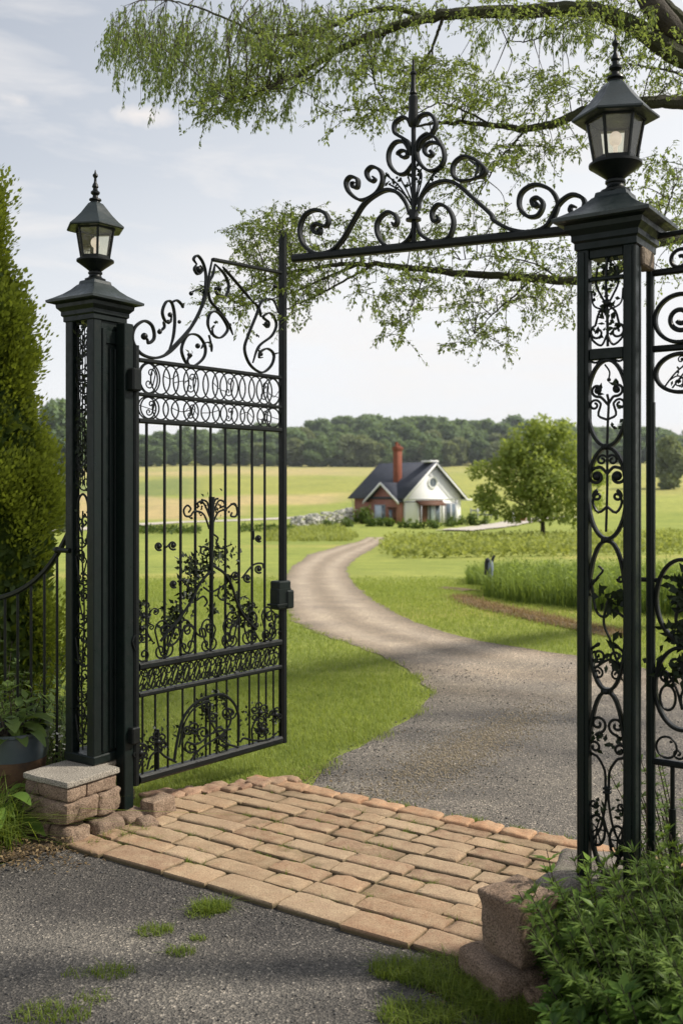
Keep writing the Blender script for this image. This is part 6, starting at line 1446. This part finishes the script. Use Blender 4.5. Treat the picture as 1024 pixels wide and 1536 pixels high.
    # crown middle
    blob(600, 110, 80, 40, 90, 's'); blob(545, 165, 55, 24, 42, 's'); blob(660, 130, 80, 40, 62, 's'); blob(700, 110, 40, 30, 22, 's'); blob(790, 130, 60, 26, 40, 's', -.2); blob(870, 130, 60, 24, 42, 's'); blob(720, 215, 70, 35, 46, 's', .3); blob(800, 235, 55, 24, 34, 's', -.3); blob(690, 265, 60, 30, 34, 's'); blob(850, 210, 30, 24, 16, 's'); blob(740, 165, 80, 26, 36, 's')
    blob(760, 20, 90, 20, 54, 's'); blob(870, 40, 40, 20, 22, 's'); blob(960, 75, 60, 40, 50, 's'); blob(1010, 120, 30, 25, 20, 's'); blob(990, 270, 50, 40, 46, 's'); blob(1010, 330, 40, 40, 36, 's'); blob(1000, 420, 30, 20, 8, 's'); blob(930, 10, 70, 20, 34, 's')
    # lower limb
    blob(400, 360, 55, 40, 88, 's', -.2); blob(440, 335, 40, 26, 34, 's'); blob(395, 420, 70, 32, 70, 's', -.3); blob(340, 455, 36, 18, 26, 's'); blob(470, 430, 60, 22, 42, 's', -.2); blob(500, 380, 60, 30, 42, 's'); blob(560, 360, 50, 40, 32, 's'); blob(590, 425, 70, 24, 42, 's'); blob(600, 475, 28, 30, 22, 's'); blob(660, 440, 60, 24, 32, 's', .1); blob(690, 375, 70, 40, 42, 's'); blob(640, 330, 50, 30, 22, 's'); blob(760, 440, 60, 30, 46, 's', -.1); blob(700, 505, 32, 22, 22, 's', -.5); blob(750, 500, 24, 22, 14, 's'); blob(800, 390, 70, 34, 46, 's'); blob(825, 455, 36, 24, 24, 's'); blob(760, 330, 70, 30, 22, 's'); blob(900, 400, 40, 40, 30, 's'); blob(600, 505, 12, 10, 5, 's'); blob(440, 470, 30, 12, 8, 's'); blob(520, 330, 30, 18, 10, 's')
    gl.build('foliage', M['spring'], t, False); gw.build('hanging_foliage', M['willow'], t, False); gt.build('twigs', M['bark'], t)
overhang()

# ================================================================== distant haze in the air
def haze():
    m, nt = new_mat('air_haze'); v = N(nt, 'ShaderNodeVolumeScatter'); v.inputs['Color'].default_value = (.86, .92, 1.0, 1); v.inputs['Density'].default_value = .00050; v.inputs['Anisotropy'].default_value = .2
    o = N(nt, 'ShaderNodeOutputMaterial'); L(nt, v.outputs[0], o.inputs['Volume'])
    g = Geo(); obox(g, (0, 420, 12), (900, 300, 20), np.eye(3)); tag(g.build('haze', m, None, False), kind='structure')
haze()

# ================================================================== LIGHT, SKY, CAMERA
SUN = nrm(np.array([.97, .02, 0.0])); EL = math.radians(43); az = math.atan2(SUN[0], SUN[1])
sd = np.array([SUN[0] * math.cos(EL), SUN[1] * math.cos(EL), math.sin(EL)])
sl = bpy.data.lights.new('sun', 'SUN'); sl.energy = 5.4; sl.angle = math.radians(5.0); sl.color = (1.0, .93, .82)
so = bpy.data.objects.new('sun', sl); COL.objects.link(so); so.rotation_euler = Vector(-sd).to_track_quat('-Z', 'Y').to_euler(); so.location = (20, 10, 30)

w = bpy.data.worlds.new('World'); scene.world = w; w.use_nodes = True; nt = w.node_tree; nt.nodes.clear()
sky = N(nt, 'ShaderNodeTexSky'); sky.sky_type = 'NISHITA'; sky.sun_disc = False; sky.sun_elevation = EL; sky.sun_rotation = az; sky.air_density = 1.0; sky.dust_density = 1.2
tc = N(nt, 'ShaderNodeTexCoord'); vec = tc.outputs['Generated']
sp_ = N(nt, 'ShaderNodeSeparateXYZ'); L(nt, vec, sp_.inputs[0])
hz = ramp(nt, sp_.outputs[2], [(.0, (1, 1, 1)), (.10, (.90, .90, .90)), (.30, (.53, .53, .53)), (.60, (.26, .26, .26))])
rt = N(nt, 'ShaderNodeMapRange'); rt.inputs[1].default_value = -.35; rt.inputs[2].default_value = .45; L(nt, sp_.outputs[0], rt.inputs[0])
fac = N(nt, 'ShaderNodeMath'); fac.operation = 'MULTIPLY_ADD'; fac.use_clamp = True; fac.inputs[1].default_value = .55; L(nt, rt.outputs[0], fac.inputs[0]); L(nt, hz, fac.inputs[2])
c0 = mixc(nt, fac.outputs[0], sky.outputs[0], (9.3, 9.5, 9.8))
mp = N(nt, 'ShaderNodeMapping'); mp.inputs['Scale'].default_value = (2.2, 2.2, 9.0); L(nt, vec, mp.inputs[0])
cn = noisef(nt, 2.1, 6, .55, mp.outputs[0], .4)
cl = ramp(nt, cn, [(.50, (0, 0, 0)), (.72, (.75, .75, .75))])
c1 = mixc(nt, cl, c0, (9.6, 9.3, 9.1))
def cloud(prev, px, py, sx, sy, k):
    d = nrm(np.array([(px - CX) / F, 1, (CY - py) / F]))
    v0 = N(nt, 'ShaderNodeVectorMath'); v0.operation = 'SUBTRACT'; L(nt, vec, v0.inputs[0]); v0.inputs[1].default_value = tuple(d)
    v1 = N(nt, 'ShaderNodeVectorMath'); v1.operation = 'MULTIPLY'; L(nt, v0.outputs[0], v1.inputs[0]); v1.inputs[1].default_value = (1 / sx, .6 / sx, 1 / sy)
    ln = N(nt, 'ShaderNodeVectorMath'); ln.operation = 'LENGTH'; L(nt, v1.outputs[0], ln.inputs[0])
    ns = noisef(nt, 16, 5, .6, vec); a = N(nt, 'ShaderNodeMath'); a.operation = 'MULTIPLY_ADD'; a.inputs[1].default_value = 1.3; L(nt, ns, a.inputs[0]); L(nt, ln.outputs['Value'], a.inputs[2])
    return mixc(nt, ramp(nt, a.outputs[0], [(.62, (k, k, k)), (1.0, (0, 0, 0))]), prev, (9.9, 9.3, 8.9))
c1 = cloud(c1, 212, 172, .085, .024, .8); c1 = cloud(c1, 28, 150, .04, .018, .6)
bg = N(nt, 'ShaderNodeBackground'); bg.inputs[1].default_value = .1; L(nt, c1, bg.inputs[0])
wo = N(nt, 'ShaderNodeOutputWorld'); L(nt, bg.outputs[0], wo.inputs[0])

cam = bpy.data.cameras.new('camera'); co = bpy.data.objects.new('camera', cam); COL.objects.link(co)
co.location = (0, 0, CAMZ); co.rotation_euler = (PI / 2, 0, 0)
cam.sensor_fit = 'VERTICAL'; cam.sensor_height = 36; cam.sensor_width = 24; cam.lens = F / 1536 * 36; cam.shift_y = (CY - 768) / 1536; cam.clip_start = .05; cam.clip_end = 5000
cam.dof.use_dof = True; cam.dof.focus_distance = 4.3; cam.dof.aperture_fstop = 3.7
scene.camera = co
scene.render.engine = 'CYCLES'; scene.cycles.max_bounces = 6; scene.cycles.transparent_max_bounces = 12
scene.view_settings.view_transform = 'Standard'; scene.view_settings.look = 'None'; scene.view_settings.exposure = 0
